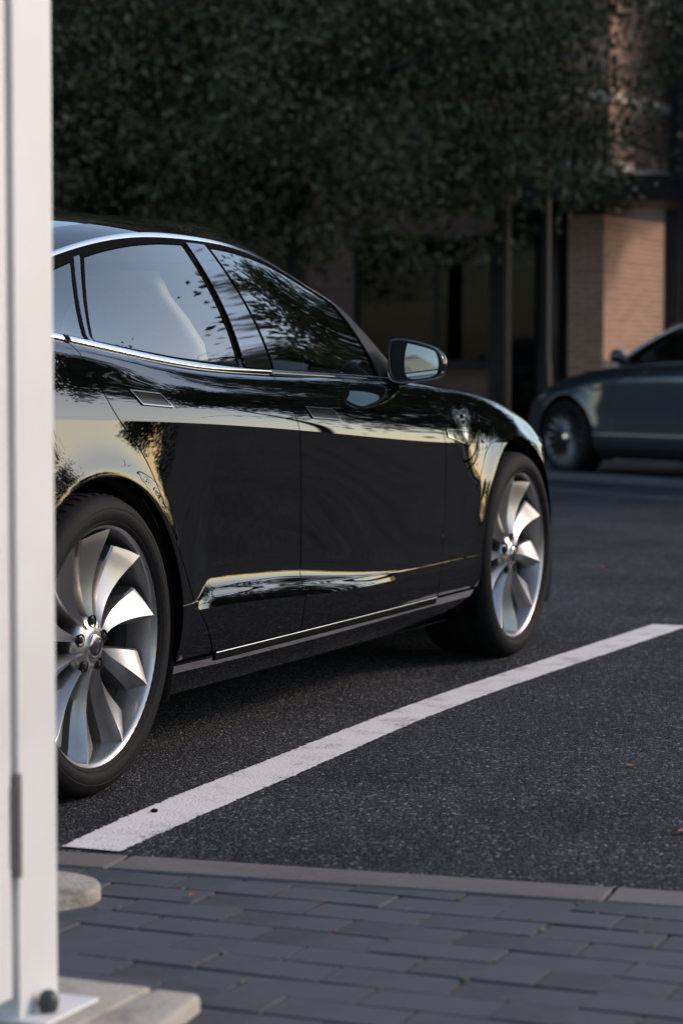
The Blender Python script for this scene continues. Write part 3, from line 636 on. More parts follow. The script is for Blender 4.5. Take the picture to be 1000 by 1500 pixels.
def stone(name, col, sc=30, amp=.25, rough=.85, bd=.002, blotch=3.):
    m, n, l, b = nodes_of(name); v = coords(n, l, 1., 'Object'); oi = n.new('ShaderNodeObjectInfo')
    t = noise(n, l, v, sc, 6, .65); t2 = noise(n, l, v, blotch, 4)
    ad = n.new('ShaderNodeMath'); ad.operation = 'MULTIPLY_ADD'; l.new(t.outputs[0], ad.inputs[0]); ad.inputs[1].default_value = .6; l.new(t2.outputs[0], ad.inputs[2])
    a2 = n.new('ShaderNodeMath'); a2.operation = 'MULTIPLY_ADD'; l.new(oi.outputs['Random'], a2.inputs[0]); a2.inputs[1].default_value = .30; l.new(ad.outputs[0], a2.inputs[2])
    l.new(ramp(n, l, a2.outputs[0], [(.6, tuple(c * (1 - amp) for c in col)), (1.2, tuple(c * (1 + amp) for c in col))]), b.inputs['Base Color'])
    b.inputs['Roughness'].default_value = rough; tb = noise(n, l, v, sc * 6, 3); bump(n, l, b, tb.outputs[0], .7, bd); MT[name] = m
stone('slate_paver', (.036, .038, .045), 40, .42); stone('kerb_stone', (.10, .088, .084), 60, .25); stone('concrete', (.25, .222, .190), 18, .38, bd=.006, blotch=9); stone('bed_sand', (.030, .027, .024), 80, .4)
stone('far_kerb', (.058, .060, .064), 20, .2); stone('brick_lit', (.40, .235, .17), 25, .25); stone('coping', (.40, .34, .29), 10, .2); stone('mortar', (.045, .038, .036), 30, .2); stone('dark_render', (.030, .030, .032), 8, .2); stone('soil', (.030, .026, .02), 20, .4)  # pier and return bricks take a lighter tone for the lit part
simple('white_powdercoat', (.63, .615, .61), .38, nscale=3, namp=.06, rvar=.08); simple('bronze_hinge', (.20, .165, .16), .45, .5); simple('stopper', (.035, .038, .045), .45)
simple('dark_metal', (.014, .015, .018), .55, 0., spec=.2); simple('pipe_paint', (.055, .038, .036), .5); simple('curtain', (.02, .035, .065), .9); simple('dry_leaf', (.30, .12, .05), .7)
glass('building_glass', (.30, .35, .40), .22, .0)

# ------------------------------------------------------------------ ground
def poly_sheet(name, pts, z, mat):
    mb = MB(); mb.add([(x, y, z) for x, y in pts], [tuple(range(len(pts)))]); o = mb.build(name, mat, smooth=False)
    if o.data.polygons[0].normal.z < 0: o.data.flip_normals()
    return tag(o, kind='structure')
KX = lambda y: -.705 - .0966 * y                                  # outer edge of the kerb stones
poly_sheet('ground', [(-400, -400), (400, -400), (400, 400), (-400, 400)], -.06, 'soil')
poly_sheet('car_park', [(KX(60) - .02, 60), (KX(-60) - .02, -60), (260, -60), (260, 60)], 0., 'asphalt')
bed = poly_sheet('pavement', [(KX(60), 60), (KX(-60), -60), (-40, -60), (-40, 60)], -.006, 'bed_sand')
# pavers in running bond
vari = []
for q in range(4):
    rr = random.Random(q); mb = MB(); mb.box((-.0518, -.1090, -.06), (.0518, .1090, 0), .003); me_o = mb.build('paver', 'slate_paver', bed, smooth=False)
    for v in me_o.data.vertices:
        v.co.x += rr.uniform(-.0012, .0012); v.co.y += rr.uniform(-.0012, .0012)
    vari.append(me_o)
first = {q: True for q in range(4)}
for r_ in range(16):
    xc = -.641 - .108 * r_
    for c_ in range(18):
        yc = .30 - .2225 * c_ - (.111 if r_ % 2 else 0.) - .052
        if xc > KX(yc) + .02: continue
        q = random.randrange(4)
        if first[q]: o = vari[q]; first[q] = False
        else: o = vari[q].copy(); COL.objects.link(o); o.parent = bed
        o.location = (xc + random.uniform(-.001, .001), yc + random.uniform(-.0015, .0015), -.0015 + random.uniform(-.0022, .0018)); o.rotation_euler = (random.gauss(0, .006), random.gauss(0, .006), random.gauss(0, .004))
# grit, moss and leaf crumbs caught in the joints
rg = np.random.RandomState(11); mb = MB()
for j in range(420):
    r_ = rg.randint(0, 16); x = -.587 - .108 * r_ + rg.normal(0, .002); y = rg.uniform(-3.2, .2)
    if rg.rand() < .5: x -= .108 * rg.rand(); c_ = round((.352 - .052 - (.111 if r_ % 2 else 0.) - y) / .2225); y = .30 - .052 + .1112 - .2225 * c_ - (.111 if r_ % 2 else 0.) + rg.normal(0, .002)
    if x > KX(y) - .14: continue
    s_ = rg.uniform(.0025, .008); a = rg.uniform(0, 6.28, 5); V = [(x + s_ * math.cos(q * 1.2566 + .4 * a[0]) * rg.uniform(.6, 1.3), y + s_ * math.sin(q * 1.2566 + .4 * a[0]) * rg.uniform(.6, 1.3), -.003 + rg.uniform(0, .003)) for q in range(5)] + [(x, y, .0015)]
    mb.add(V, [(q, (q + 1) % 5, 5) for q in range(5)], mi=int(rg.randint(0, 3)))
simple('moss', (.045, .048, .018), .9); simple('grit', (.14, .11, .08), .9); simple('leaf_crumb', (.13, .06, .03), .8)
o = mb.build('joint_debris', ['moss', 'grit', 'leaf_crumb'], bed, smooth=False); o['kind'] = 'stuff'
# kerb stones
ang = math.atan(.0966); first_k = None
for j in range(7):
    y1 = .66 - j * 1.0
    if first_k is None:
        mb = MB(); mb.box((-.125, -.996, -.08), (0, 0, .003), .004); first_k = o = mb.build('kerb_stone', 'kerb_stone', bed, smooth=False)
    else: o = first_k.copy(); COL.objects.link(o); o.parent = bed
    o.location = (KX(y1), y1, random.uniform(-.001, .001)); o.rotation_euler = (0, 0, ang)
# painted bay line, slightly wandering
LX = [-.62, -.56, -.05, .6, 1.3, 2.2, 3.05, 4.11]; LL = [-1.172, -1.165, -1.118, -1.092, -1.062, -1.055, -1.071, -1.096]; LR = [-1.309, -1.303, -1.27, -1.238, -1.197, -1.188, -1.210, -1.238]
fl, fr = spl(LX, LL), spl(LX, LR); xx = np.arange(-.555, 4.11, .006); rng = np.random.RandomState(3)
def jag(k): 
    a = rng.normal(0, 1, len(xx)); return .0028 * a * (rng.rand(len(xx)) < .5) + .003 * np.convolve(rng.normal(0, 1, len(xx)), np.ones(25) / 5, 'same') * k
yl, yr = fl(xx) + jag(.15), fr(xx) + jag(.25)
G = np.stack([np.stack([np.maximum(xx, KX(yl) + .002), yl, 0 * xx + .004], -1)] + [np.stack([np.maximum(xx, KX(yl + (yr - yl) * t) + .002), yl + (yr - yl) * t, 0 * xx + .004], -1) for t in (.5, 1.)], 0)
mb = MB(); mb.grid(G); o = mb.build('bay_line', 'road_paint', smooth=False, fixn=False)
if o.data.polygons[0].normal.z < 0: o.data.flip_normals()
tag(o, kind='structure')
# small stones and leaves lying about
def pebble(p, s, mat, name, label, cat, grp):
    bm = bmesh.new(); bmesh.ops.create_icosphere(bm, subdivisions=2, radius=s)
    for v in bm.verts: v.co *= random.uniform(.8, 1.2); v.co.z *= .6
    mb = MB(); mb.bm(bm); o = mb.build(name, mat); o.location = (p[0], p[1], p[2] + s * .45); return tag(o, label, cat, grp)
pebble(on_ground(226, 1190, .004), .008, 'rubber', 'pebble', 'small black pebble lying on the white painted bay line', 'pebble', None)
def leaf_litter(p, s, rz, label):
    a = np.linspace(-1, 1, 7); G = np.array([[(t * s, w * s * .42 * (1 - t * t), .004 + .18 * s * (t * t) + .10 * s * abs(w)) for t in a] for w in (-1, 0, 1)])
    mb = MB(); mb.grid(G); mb.grid(G + np.array([0, 0, .0006]), flip=True); o = mb.build('fallen_leaf', 'dry_leaf', fixn=False); o.location = p; o.rotation_euler = (0, 0, rz); tag(o, label, 'leaf', None)
leaf_litter(on_ground(281, 1316), .013, .6, 'tiny reddish-brown fallen leaf lying on the dark pavers')
leaf_litter(on_ground(998, 1222), .02, .2, 'dry curled leaf lying on the asphalt beside the white line')
leaf_litter(on_ground(925, 1125), .02, 1.2, 'brown dry leaf flat on the open asphalt beyond the white line')
leaf_litter(on_ground(885, 833), .03, 1.2, 'dry leaf lying on the asphalt ahead of the black car')

# ------------------------------------------------------------------ white gate in the foreground
def prism(mb, pts, z0, z1):
    n_ = len(pts); mb.add([(x, y, z0) for x, y in pts] + [(x, y, z1) for x, y in pts], [tuple(range(n_))[::-1], tuple(range(n_, 2 * n_))] + [(i, (i + 1) % n_, n_ + (i + 1) % n_, n_ + i) for i in range(n_)])
def prism_obj(name, pix_pts, z0, z1, mat, bev=.006, parent=None):
    bm = bmesh.new(); pts = [on_ground(x, y, z1)[:2] for x, y in pix_pts]; lo = [bm.verts.new((*p, z0)) for p in pts]; hi = [bm.verts.new((*p, z1)) for p in pts]
    n_ = len(pts); bm.faces.new(lo[::-1]); bm.faces.new(hi)
    for i in range(n_): bm.faces.new((lo[i], lo[(i + 1) % n_], hi[(i + 1) % n_], hi[i]))
    bmesh.ops.recalc_face_normals(bm, faces=bm.faces); bmesh.ops.bevel(bm, geom=list(bm.edges), offset=bev, segments=3, profile=.5, affect='EDGES'); mb = MB(); mb.bm(bm); return mb.build(name, mat, parent, angle=50)
slab_t = empty('concrete_footing', on_ground(150, 1480)); tag(slab_t, 'pale concrete footing slab under the white gate post with an edging stone', 'footing')
for o in (prism_obj('slab', [(20, 1422), (222, 1446), (92, 1512), (-40, 1500)], -.04, .026, 'concrete'), prism_obj('edging_stone', [(226, 1446.5), (296, 1455), (226, 1512), (98, 1512)], -.04, .024, 'concrete', .012)):
    o.parent = slab_t; o.matrix_parent_inverse = Matrix.Translation(-slab_t.location)
p = on_ground(40, 1291, .03); mb = MB(); mb.lathe([(0, .024), (.06, .0245), (.128, .0238), (.135, .0215), (.138, .016), (.139, -.03)], 64, 'Z'); o = mb.build('round_footing', 'concrete', angle=50); o.location = (p[0], p[1], 0); tag(o, 'round pale concrete pad standing proud of the pavers behind the gate post', 'footing')
gp_ = on_ground(37, 1482, .026); GA = R(0); gate = empty('white_gate', (gp_[0], gp_[1], .026), GA)
tag(gate, 'white painted steel gate with long hinge and square post on a base plate', 'gate')
mb = MB(); mb.box((-.057, -.025, .004), (.057, .025, 2.15), .003); mb.build('post', 'white_powdercoat', gate, smooth=False)
mb = MB(); mb.box((-.070, -.075, 0), (.095, .060, .006), .002); mb.build('base_plate', 'white_powdercoat', gate, smooth=False)
mb = MB(); mb.lathe([(0, .034), (.007, .033), (.0125, .028), (.0155, .020), (.016, .012), (.014, .004), (.012, 0)], 24, 'Z', (-.008, -.045, .006)); mb.build('bolt_cap', 'stopper', gate)
leaf = empty('gate_leaf'); leaf.parent = gate
def lp(n_, a, b, m='white_powdercoat', bv=.003): mb = MB(); mb.box(a, b, bv); return mb.build(n_, m, leaf, smooth=False)
lp('stile', (-.160, -.025, .040), (-.077, .022, 2.10)); lp('stile', (-1.135, -.025, .040), (-1.07, .022, 2.10)); lp('rail', (-1.07, -.020, .052), (-.160, .020, .102)); lp('rail', (-1.07, -.020, 2.03), (-.160, .020, 2.08)); lp('rail', (-1.07, -.020, 1.0), (-.160, .020, 1.05))
for j in range(8): lp('bar', (-.260 - j * .105, -.010, .102), (-.240 - j * .105, .010, 2.03), bv=0)
for zc in (.298, 1.80):
    mb = MB(); mb.tube([(-.067, -.027, zc - .077), (-.067, -.027, zc + .077)], .0085, 16); mb.box((-.082, -.0275, zc - .06), (-.067, -.0253, zc + .06)); mb.build('hinge', 'bronze_hinge', gate, angle=40)
mb = MB(); mb.box((-.0765, .0, .05), (-.0575, .018, 2.08)); mb.build('gap_shade', 'pipe_paint', gate, smooth=False)  # dark strip standing for the shade in the gap beside the post
# grass beside the gate
def grass_patch(name, cx, cy, rx, ry, n, h, mat, z=0., seed=1):
    rg = np.random.RandomState(seed); x = cx + rg.uniform(-rx, rx, n); y = cy + rg.uniform(-ry, ry, n); a = rg.uniform(0, 6.28, n); hh = h * rg.uniform(.5, 1.2, n); w = hh * .07; ln = hh * rg.uniform(.1, .6, n); b = rg.uniform(0, 6.28, n)
    V = np.zeros((n, 3, 3)); V[:, 0] = np.stack([x - np.cos(a) * w, y - np.sin(a) * w, 0 * x + z], -1); V[:, 1] = np.stack([x + np.cos(a) * w, y + np.sin(a) * w, 0 * x + z], -1); V[:, 2] = np.stack([x + np.cos(b) * ln, y + np.sin(b) * ln, z + hh], -1)
    mb = MB(); mb.add(V.reshape(-1, 3), np.arange(n * 3).reshape(-1, 3).tolist()); o = mb.build(name, mat, smooth=False, fixn=False); return o
def leaf_mat(name, c0, c1):
    m, n, l, b = nodes_of(name); g = n.new('ShaderNodeNewGeometry'); v = coords(n, l); t = noise(n, l, v, 1.2, 3); ad = n.new('ShaderNodeMath'); ad.operation = 'MULTIPLY_ADD'
    l.new(g.outputs['Random Per Island'], ad.inputs[0]); ad.inputs[1].default_value = .5; l.new(t.outputs[0], ad.inputs[2]); l.new(ramp(n, l, ad.outputs[0], [(.45, c0), (1.0, c1)]), b.inputs['Base Color'])
    b.inputs['Roughness'].default_value = .65; b.inputs['Specular IOR Level'].default_value = .2; MT[name] = m
leaf_mat('foliage', (.020, .030, .012), (.065, .080, .028)); leaf_mat('foliage_dark', (.027, .034, .019), (.085, .092, .046)); leaf_mat('grass', (.03, .05, .015), (.07, .10, .03))
simple('bark', (.016, .013, .011), .9, nscale=14, namp=.4, bumpd=.01)
q = on_ground(-30, 1484); tag(grass_patch('grass', q[0] - .05, q[1] + .12, .16, .10, 500, .035, 'grass'), 'short grass growing under the white gate', 'grass', kind='stuff')

# ------------------------------------------------------------------ grey coupe
class Coupe(Saloon):
    wb = 2.87
    W = staticmethod(spl([-1.12, -1.08, -1.0, -.85, -.6, 0, .8, 1.6, 2.3, 2.87, 3.15, 3.35, 3.5, 3.62, 3.70, 3.73], [.30, .58, .76, .86, .915, .945, .935, .93, .928, .93, .91, .87, .80, .68, .48, .28]))
    zchar = staticmethod(spl([-1.2, -.6, 0, 1., 2., 2.6, 3.0, 3.3, 3.55, 3.74], [.86, .88, .87, .84, .83, .795, .74, .67, .58, .50]))
    zbelt = staticmethod(spl([-1.2, -.6, 0, .8, 1.5, 2.0, 2.4, 2.8, 3.1, 3.35, 3.55, 3.74], [1.0, 1.03, 1.045, 1.02, .995, .975, .950, .898, .835, .765, .67, .56]))
    ybelt = staticmethod(spl([-1.2, -1.05, -.8, -.4, .2, 1.0, 1.8, 2.3, 2.8, 3.1, 3.35, 3.55, 3.68, 3.74], [.25, .52, .72, .80, .835, .85, .845, .835, .80, .75, .68, .57, .40, .22]))
    zmid = staticmethod(spl([-1.2, -.6, .4, 1.6, 2.3, 2.8, 3.2, 3.5, 3.74], [1.02, 1.07, 1.05, 1.0, .99, .93, .835, .715, .58]))
    def amp(s, x): return 0 * np.asarray(x, float)
    arches = ((0., .35, .375), (2.87, .35, .372))
    rail_x = [-.7, -.3, .2, .75, 1.3, 1.69, 1.95, 2.16, 2.32, 2.48]
    rail_y = staticmethod(spl(rail_x, [.74, .66, .61, .59, .60, .625, .66, .71, .77, .84])); rail_z = staticmethod(spl(rail_x, [1.06, 1.17, 1.31, 1.38, 1.385, 1.335, 1.245, 1.135, 1.02, .88]))
    zroof = staticmethod(spl([-1.2, -.8, -.3, .2, .85, 1.3, 1.75, 2.06, 2.45, 2.8], [1.05, 1.13, 1.28, 1.39, 1.445, 1.445, 1.40, 1.32, 1.15, .98]))
def build_coupe(loc, rz):
    S = Coupe(); car = empty('parked_coupe', loc, rz); tag(car, 'dark grey coupe with multi-spoke wheels parked in front of the brick wall', 'car')
    xs = stations(-1.118, 3.728, .03); st = side_strips(S, xs, {0: 3, 1: 3, 2: 5, 3: 6}); GP = .003
    D1 = smooth_line([(1.0, 1.02), (.93, .85), (.95, .5), (1.0, .28)], 4); D2 = smooth_line([(2.14, .98), (2.24, .85), (2.28, .55), (2.22, .28)], 4)
    polys = {'front_wing': D2[::-1] + [(2.14, 1.3), (4, 1.3), (4, .0)], 'front_door': D1 + D2[::-1] + [(2.14, 1.3), (1.0, 1.3)], 'rear_quarter': D1 + [(1.0, 0), (-2, 0), (-2, 1.4), (1.0, 1.4)]}
    parts = {}
    for side in (-1, 1):
        for nm, poly in polys.items():
            mb = MB()
            for k in (1, 2, 3):
                G = st[k]; f = np.maximum(sdf_poly(G[..., 0], G[..., 2], poly) + GP, arch_f(S, G[..., 0], G[..., 2])); add_clipped(mb, G, f, side)
            parts[nm, side] = mb.build(nm, 'grey_paint', car, fixn=False)
        mb = MB(); G = st[0]; add_clipped(mb, G, arch_f(S, G[..., 0], G[..., 2]), side); parts['sill', side] = mb.build('sill', 'satin_black', car, fixn=False)
        sx = np.linspace(.42, 2.46, 40); P = np.stack([sx, S.W(sx) - .012, 0 * sx + .275], -1); N = np.stack([0 * sx, 0 * sx + .9, 0 * sx + .42], -1); mb = MB(); sweep(mb, P, N, .012, .008, side); mb.build('sill_strip', 'satin_black', parts['sill', side], fixn=False)
        mb = MB()
        for k in st:
            G = st[k][:, ::2]; add_clipped(mb, G, np.maximum(arch_f(S, G[..., 0], G[..., 2]), G[..., 2] - S.zbelt(G[..., 0]) + .02), side, off=-.03, edge=False)
        mb.build('inner_shell', 'liner', car, fixn=False)
        for (cx, cz, Rr) in S.arches:
            aa = np.linspace(-.6, math.pi + .6, 50); y_ = S.W(cx + Rr * np.cos(aa)); mb = MB()
            G = np.array([np.stack([cx + (Rr + dr) * np.cos(aa), y_ + dy, cz + (Rr + dr) * np.sin(aa)], -1) for dr, dy in ((.004, -.02), (-.01, -.03), (0, -.3))]); mb.grid(G * np.array([1, side, 1])); mb.build('wheel_arch_liner', 'liner', car)
        gx = np.arange(-.6, 2.42, .025); GG = S.side_glass(gx, 24); X, Z = GG[..., 0], GG[..., 2]; lim = np.maximum(Z - S.rail_z(X) + .025, S.zbelt(X) + .012 - Z)
        for nm, poly in (('front_door_glass', [(1.02, .9), (1.05, 1.5), (2.5, 1.5), (2.5, .9)]), ('rear_side_glass', [(-.45, .9), (-.45, 1.5), (1.0, 1.5), (.97, .9)])):
            mb = MB(); add_clipped(mb, GG, np.maximum(sdf_poly(X, Z, poly), lim) + .004, side, edge=False); mb.build(nm, 'clear_glass', parts['front_door' if 'front' in nm else 'rear_quarter', side], fixn=False)
        mb = MB(); f = np.maximum(sdf_poly(X, Z, [(.96, .9), (1.0, 1.5), (1.06, 1.5), (1.03, .9)]), lim); add_clipped(mb, GG, f, side, off=.002); mb.build('pillar_cover', 'gloss_black', car, fixn=False)
        cx_ = np.linspace(-.55, 2.40, 90); P = np.stack([cx_, S.rail_y(cx_), S.rail_z(cx_)], -1); N = np.stack([0 * cx_, 0 * cx_ + .8, 0 * cx_ + .6], -1); mb = MB(); sweep(mb, P - np.array([0, 0, .012]), N, .014, .006, side); mb.build('roof_trim', 'chrome', car, fixn=False)
        cb = np.linspace(-.5, 2.3, 70); P = np.stack([cb, S.ybelt(cb), S.zbelt(cb) + .002], -1); N = np.stack([0 * cb, 0 * cb + .75, 0 * cb + .66], -1); mb = MB(); sweep(mb, P, N, .006, .006, side); mb.build('belt_trim', 'dark_chrome', car, fixn=False)
        mb = MB(); G = []
        for t in np.linspace(0, 1, 9):
            sc = math.sin(math.pi * (.12 + .80 * t)); G.append([(2.06 + .17 * t + .0, side * (.99 + .085 * sc * math.cos(a) - .03 * t), 1.05 + .062 * sc * math.sin(a)) for a in np.linspace(0, 6.283, 16, endpoint=False)])
        G = np.array(G); mb.grid(G, wrap=True); mb.add(G[0], [tuple(range(16))]); mb.add(G[-1], [tuple(range(16))]); mb.tube([(2.16, side * .84, .99), (2.14, side * .93, 1.02)], .025, 8); mir = mb.build('wing_mirror', 'gloss_black', car)
        mb = MB(); c = G[0].mean(0); mb.add(c + (G[0] - c) * .85 - np.array([.002, 0, 0]), [tuple(range(16))]); mb.build('mirror_glass', 'mirror', mir, smooth=False)
        mb = MB(); hx = np.linspace(1.08, 1.30, 14); P = np.stack([hx, S.W(hx) + .012 - .0 * hx, 0 * hx + .885], -1); mb.tube(P * np.array([1, side, 1]), .013, 10); mb.build('handle', 'dark_chrome', parts['front_door', side])
        tl = [(-1.2, .76), (-.8, .80), (-.72, .88), (-1.2, .93)]; hl = [(3.15, .74), (3.35, .74), (3.62, .62), (3.60, .54), (3.35, .62), (3.2, .68)]
        for nm, pl_, mt_ in (('tail_lamp', tl, 'red_lamp'), ('headlamp', hl, 'dark_chrome')):
            mb = MB()
            for k in (2, 3): G = st[k]; add_clipped(mb, G, sdf_poly(G[..., 0], G[..., 2], pl_), side, off=.004)
            mb.build(nm, mt_, car, fixn=False)
        for cx in (0., 2.87):
            w = make_wheel(car, cx, .925, .335, side, .1, .01, R_t=.335, R_r=.268, width=.24, mats=('wheel_grey', 'barrel_shade'), style='multi')
            if cx: w.rotation_euler = (0, 0, R(-5))
    for nm, mat_, xa, xb, s0 in (('roof', 'grey_paint', -.3, 1.74, 0.), ('windscreen', 'clear_glass', 1.76, 2.42, .0), ('rear_screen', 'tinted_glass', -.65, -.32, 0.)):
        mb = MB(); rx = np.linspace(xa, xb, 40)
        for side in (-1, 1):
            G = S.roof(rx, 18, s0, 1.); N = np.cross(np.gradient(G, axis=0), np.gradient(G, axis=1)); N /= np.linalg.norm(N, axis=-1, keepdims=True); sg = np.array([1, side, 1.]); mb.grid(G * sg, N * sg, flip=side < 0)
        mb.build(nm, mat_, car, fixn=False)
    for nm, a, b, fx in (('bonnet', 2.2, 3.728, lambda G: 2.45 + .3 * np.clip(1 - (G[..., 1] / .84) ** 2, 0, 1) - G[..., 0]), ('boot_lid', -1.118, -.3, lambda G: G[..., 0] + .55)):
        G4 = S.grid(stations(a, b, .04), 4, 6); mb = MB()
        for side in (-1, 1): add_clipped(mb, G4, fx(G4), side)
        mb.build(nm, 'grey_paint', car, fixn=False)
    for xe, nm in ((-1.118, 'tail_panel'), (3.728, 'nose_panel')):
        ys, zs = [], []
        for k in range(5): G = S.grid(np.array([xe, xe + .001]), k, 3)[:, 0]; ys += list(G[:, 1]); zs += list(G[:, 2])
        V = [(xe, y, z) for y, z in zip(ys, zs)] + [(xe, -y, z) for y, z in zip(ys[::-1], zs[::-1])]; mb = MB(); mb.add(V, [tuple(range(len(V)))]); mb.build(nm, 'satin_black', car, smooth=False)
    mb = MB(); mb.box((.42, -.85, .17), (2.45, .85, .24)); mb.box((-1., -.6, .2), (.42, .6, .3)); mb.box((2.45, -.6, .2), (3.5, .6, .3)); mb.build('underbody', 'liner', car, smooth=False)
    mb = MB(); mb.box((.4, -.8, .3), (2.4, .8, .34)); mb.box((2.0, -.76, .5), (2.35, .76, .95), .04); mb.build('dashboard', 'dash', car)
    for y in (-.37, .37):
        root = empty('seat'); root.parent = car; root.location = (1.25, y, 0); mb = MB(); mb.box((0, -.24, .4), (.5, .24, .56), .05); mb.build('seat_cushion', 'dash', root); mb = MB(); mb.box((-.16, -.22, .5), (.0, .22, 1.02), .05); mb.box((-.15, -.12, 1.04), (-.04, .12, 1.2), .04); mb.build('seat_back', 'dash', root)
    return car
CA = R(60); wp = on_ground(826, 697); wl_ = Vector((2.87, .925, 0)); rot = Matrix.Rotation(CA, 3, 'Z'); off = rot @ wl_
build_coupe((wp[0] - off.x, wp[1] - off.y, 0), CA)
# ------------------------------------------------------------------ far kerb
a, b = on_ground(815, 700)[:2], on_ground(1000, 712)[:2]; d = (b - a) / np.linalg.norm(b - a); nrm = np.array([d[1], -d[0]]); nrm = nrm if nrm @ np.array([math.cos(YAW), math.sin(YAW)]) > 0 else -nrm
fk = empty('far_kerb', (a[0], a[1], 0), math.atan2(d[1], d[0])); tag(fk, kind='structure'); sgn_ = 1 if (np.array([-d[1], d[0]]) @ nrm) > 0 else -1; fst = None
for j in range(-9, 4):
    if fst is None: mb = MB(); mb.box((0, -.14, -.05), (.995, .14, .05), .01); fst = o = mb.build('kerb_stone', 'far_kerb', fk, smooth=False)
    else: o = fst.copy(); COL.objects.link(o); o.parent = fk
    o.location = (j, sgn_ * .0, 0)
mb = MB(); mb.box((-9, -1.25 * sgn_ - .06, -.02), (4, -1.25 * sgn_ + .06, .004)); o = mb.build('drain_strip', 'far_kerb', fk, smooth=False)

# ------------------------------------------------------------------ brick building behind the trees
BW = 31.0; MPP = BW / FPX; HY = 750 - FPX * math.tan(-PITCH)
bo = CAM + np.array([math.cos(YAW), math.sin(YAW), 0]) * BW
bld = empty('office_building', (bo[0], bo[1], 0), YAW - math.pi / 2); tag(bld, 'shaded brick office building with a big shop window behind the trees', 'building')
U = lambda px: (px - 500) * MPP
ZZ = lambda py: CAM[2] + (HY - py) * MPP
def bpart(name, u0, u1, y0, y1, z0, z1, mat, bev=0., par=None):
    mb = MB(); mb.box((u0, y0, z0), (u1, y1, z1), bev); return mb.build(name, mat, par or bld, smooth=False)
def brick_mat(name, c1, c2, mo):
    m, n, l, b = nodes_of(name); tc = n.new('ShaderNodeTexCoord'); sp = n.new('ShaderNodeSeparateXYZ'); cb = n.new('ShaderNodeCombineXYZ'); l.new(tc.outputs['Object'], sp.inputs[0])
    ad = n.new('ShaderNodeMath'); l.new(sp.outputs[0], ad.inputs[0]); l.new(sp.outputs[1], ad.inputs[1]); l.new(ad.outputs[0], cb.inputs[0]); l.new(sp.outputs[2], cb.inputs[1])
    t = n.new('ShaderNodeTexBrick'); l.new(cb.outputs[0], t.inputs['Vector']); t.inputs['Scale'].default_value = 1.; t.inputs['Brick Width'].default_value = .25; t.inputs['Row Height'].default_value = .0667; t.inputs['Mortar Size'].default_value = .007
    t.inputs['Color1'].default_value = (*c1, 1); t.inputs['Color2'].default_value = (*c2, 1); t.inputs['Mortar'].default_value = (*mo, 1); l.new(t.outputs[0], b.inputs['Base Color']); b.inputs['Roughness'].default_value = .85
    bump(n, l, b, t.outputs['Fac'], -1., .006); MT[name] = m
brick_mat('brick_corner', (.24, .13, .10), (.30, .17, .12), (.06, .05, .048)); brick_mat('brick_shaded', (.10, .055, .045), (.13, .075, .058), (.05, .045, .042))  # same brick in two tones: walls darkened for shade, corner kept lighter
wl0, wr0 = U(518), U(728); zs0, zt0 = ZZ(535), ZZ(345)
bpart('wall', -14, wl0, 0, .35, 0, 10, 'brick_shaded'); bpart('wall', wl0, wr0, .0, .35, zt0, 10, 'brick_shaded'); bpart('wall', wl0, wr0, .02, .35, 0, zs0, 'brick_shaded')
bpart('wall', wr0, U(832), .75, 1.1, 0, ZZ(300), 'dark_render'); bpart('wall', wr0, U(742), .0, .35, ZZ(298), 10, 'brick_shaded')
win = bpart('window', wl0 + .06, wr0 - .06, .20, .24, zs0, zt0, 'building_glass')
for (a0, a1, z0, z1) in ((wl0, wl0 + .09, zs0, zt0), (wr0 - .09, wr0, zs0, zt0), (wl0, wr0, zs0 - .0, zs0 + .07), (wl0, wr0, zt0 - .08, zt0), (U(640) - .03, U(640) + .03, zs0, zt0)): bpart('frame', a0 + .001, a1 - .001, .16, .27, z0 + .001, z1 - .001, 'dark_metal', par=win)
bpart('sill', wl0 - .05, wr0 + .05, -.05, .16, zs0 - .05, zs0 - .002, 'dark_metal', par=win)
mb = MB(); cu = np.linspace(wl0, wr0, 120); G = np.array([[(u, .62 + .03 * math.sin(u * 38), z) for u in cu] for z in (zs0 - .1, zt0 + .1)]); mb.grid(G); mb.build('curtain', 'curtain', win)
bpart('poster', U(575), U(618), .30, .31, ZZ(532), ZZ(488), 'coping', par=win)
bpart('wall', wl0 - .4, U(735), 1.2, 1.25, 0, 3.2, 'dark_render')
door = bpart('door', U(740), U(790), .70, .745, .05, ZZ(330), 'building_glass'); bpart('frame', U(738), U(742), .66, .76, .05, ZZ(330), 'dark_metal', par=door); bpart('frame', U(788), U(793), .66, .76, .05, ZZ(330), 'dark_metal', par=door)
mb = MB(); mb.tube([(U(814), .30, 0), (U(814), .30, ZZ(300))], .085, 20); mb.build('steel_column', 'pipe_paint', bld)
bpart('wall', U(731), U(742), .0, .75, 0, ZZ(299), 'dark_render')
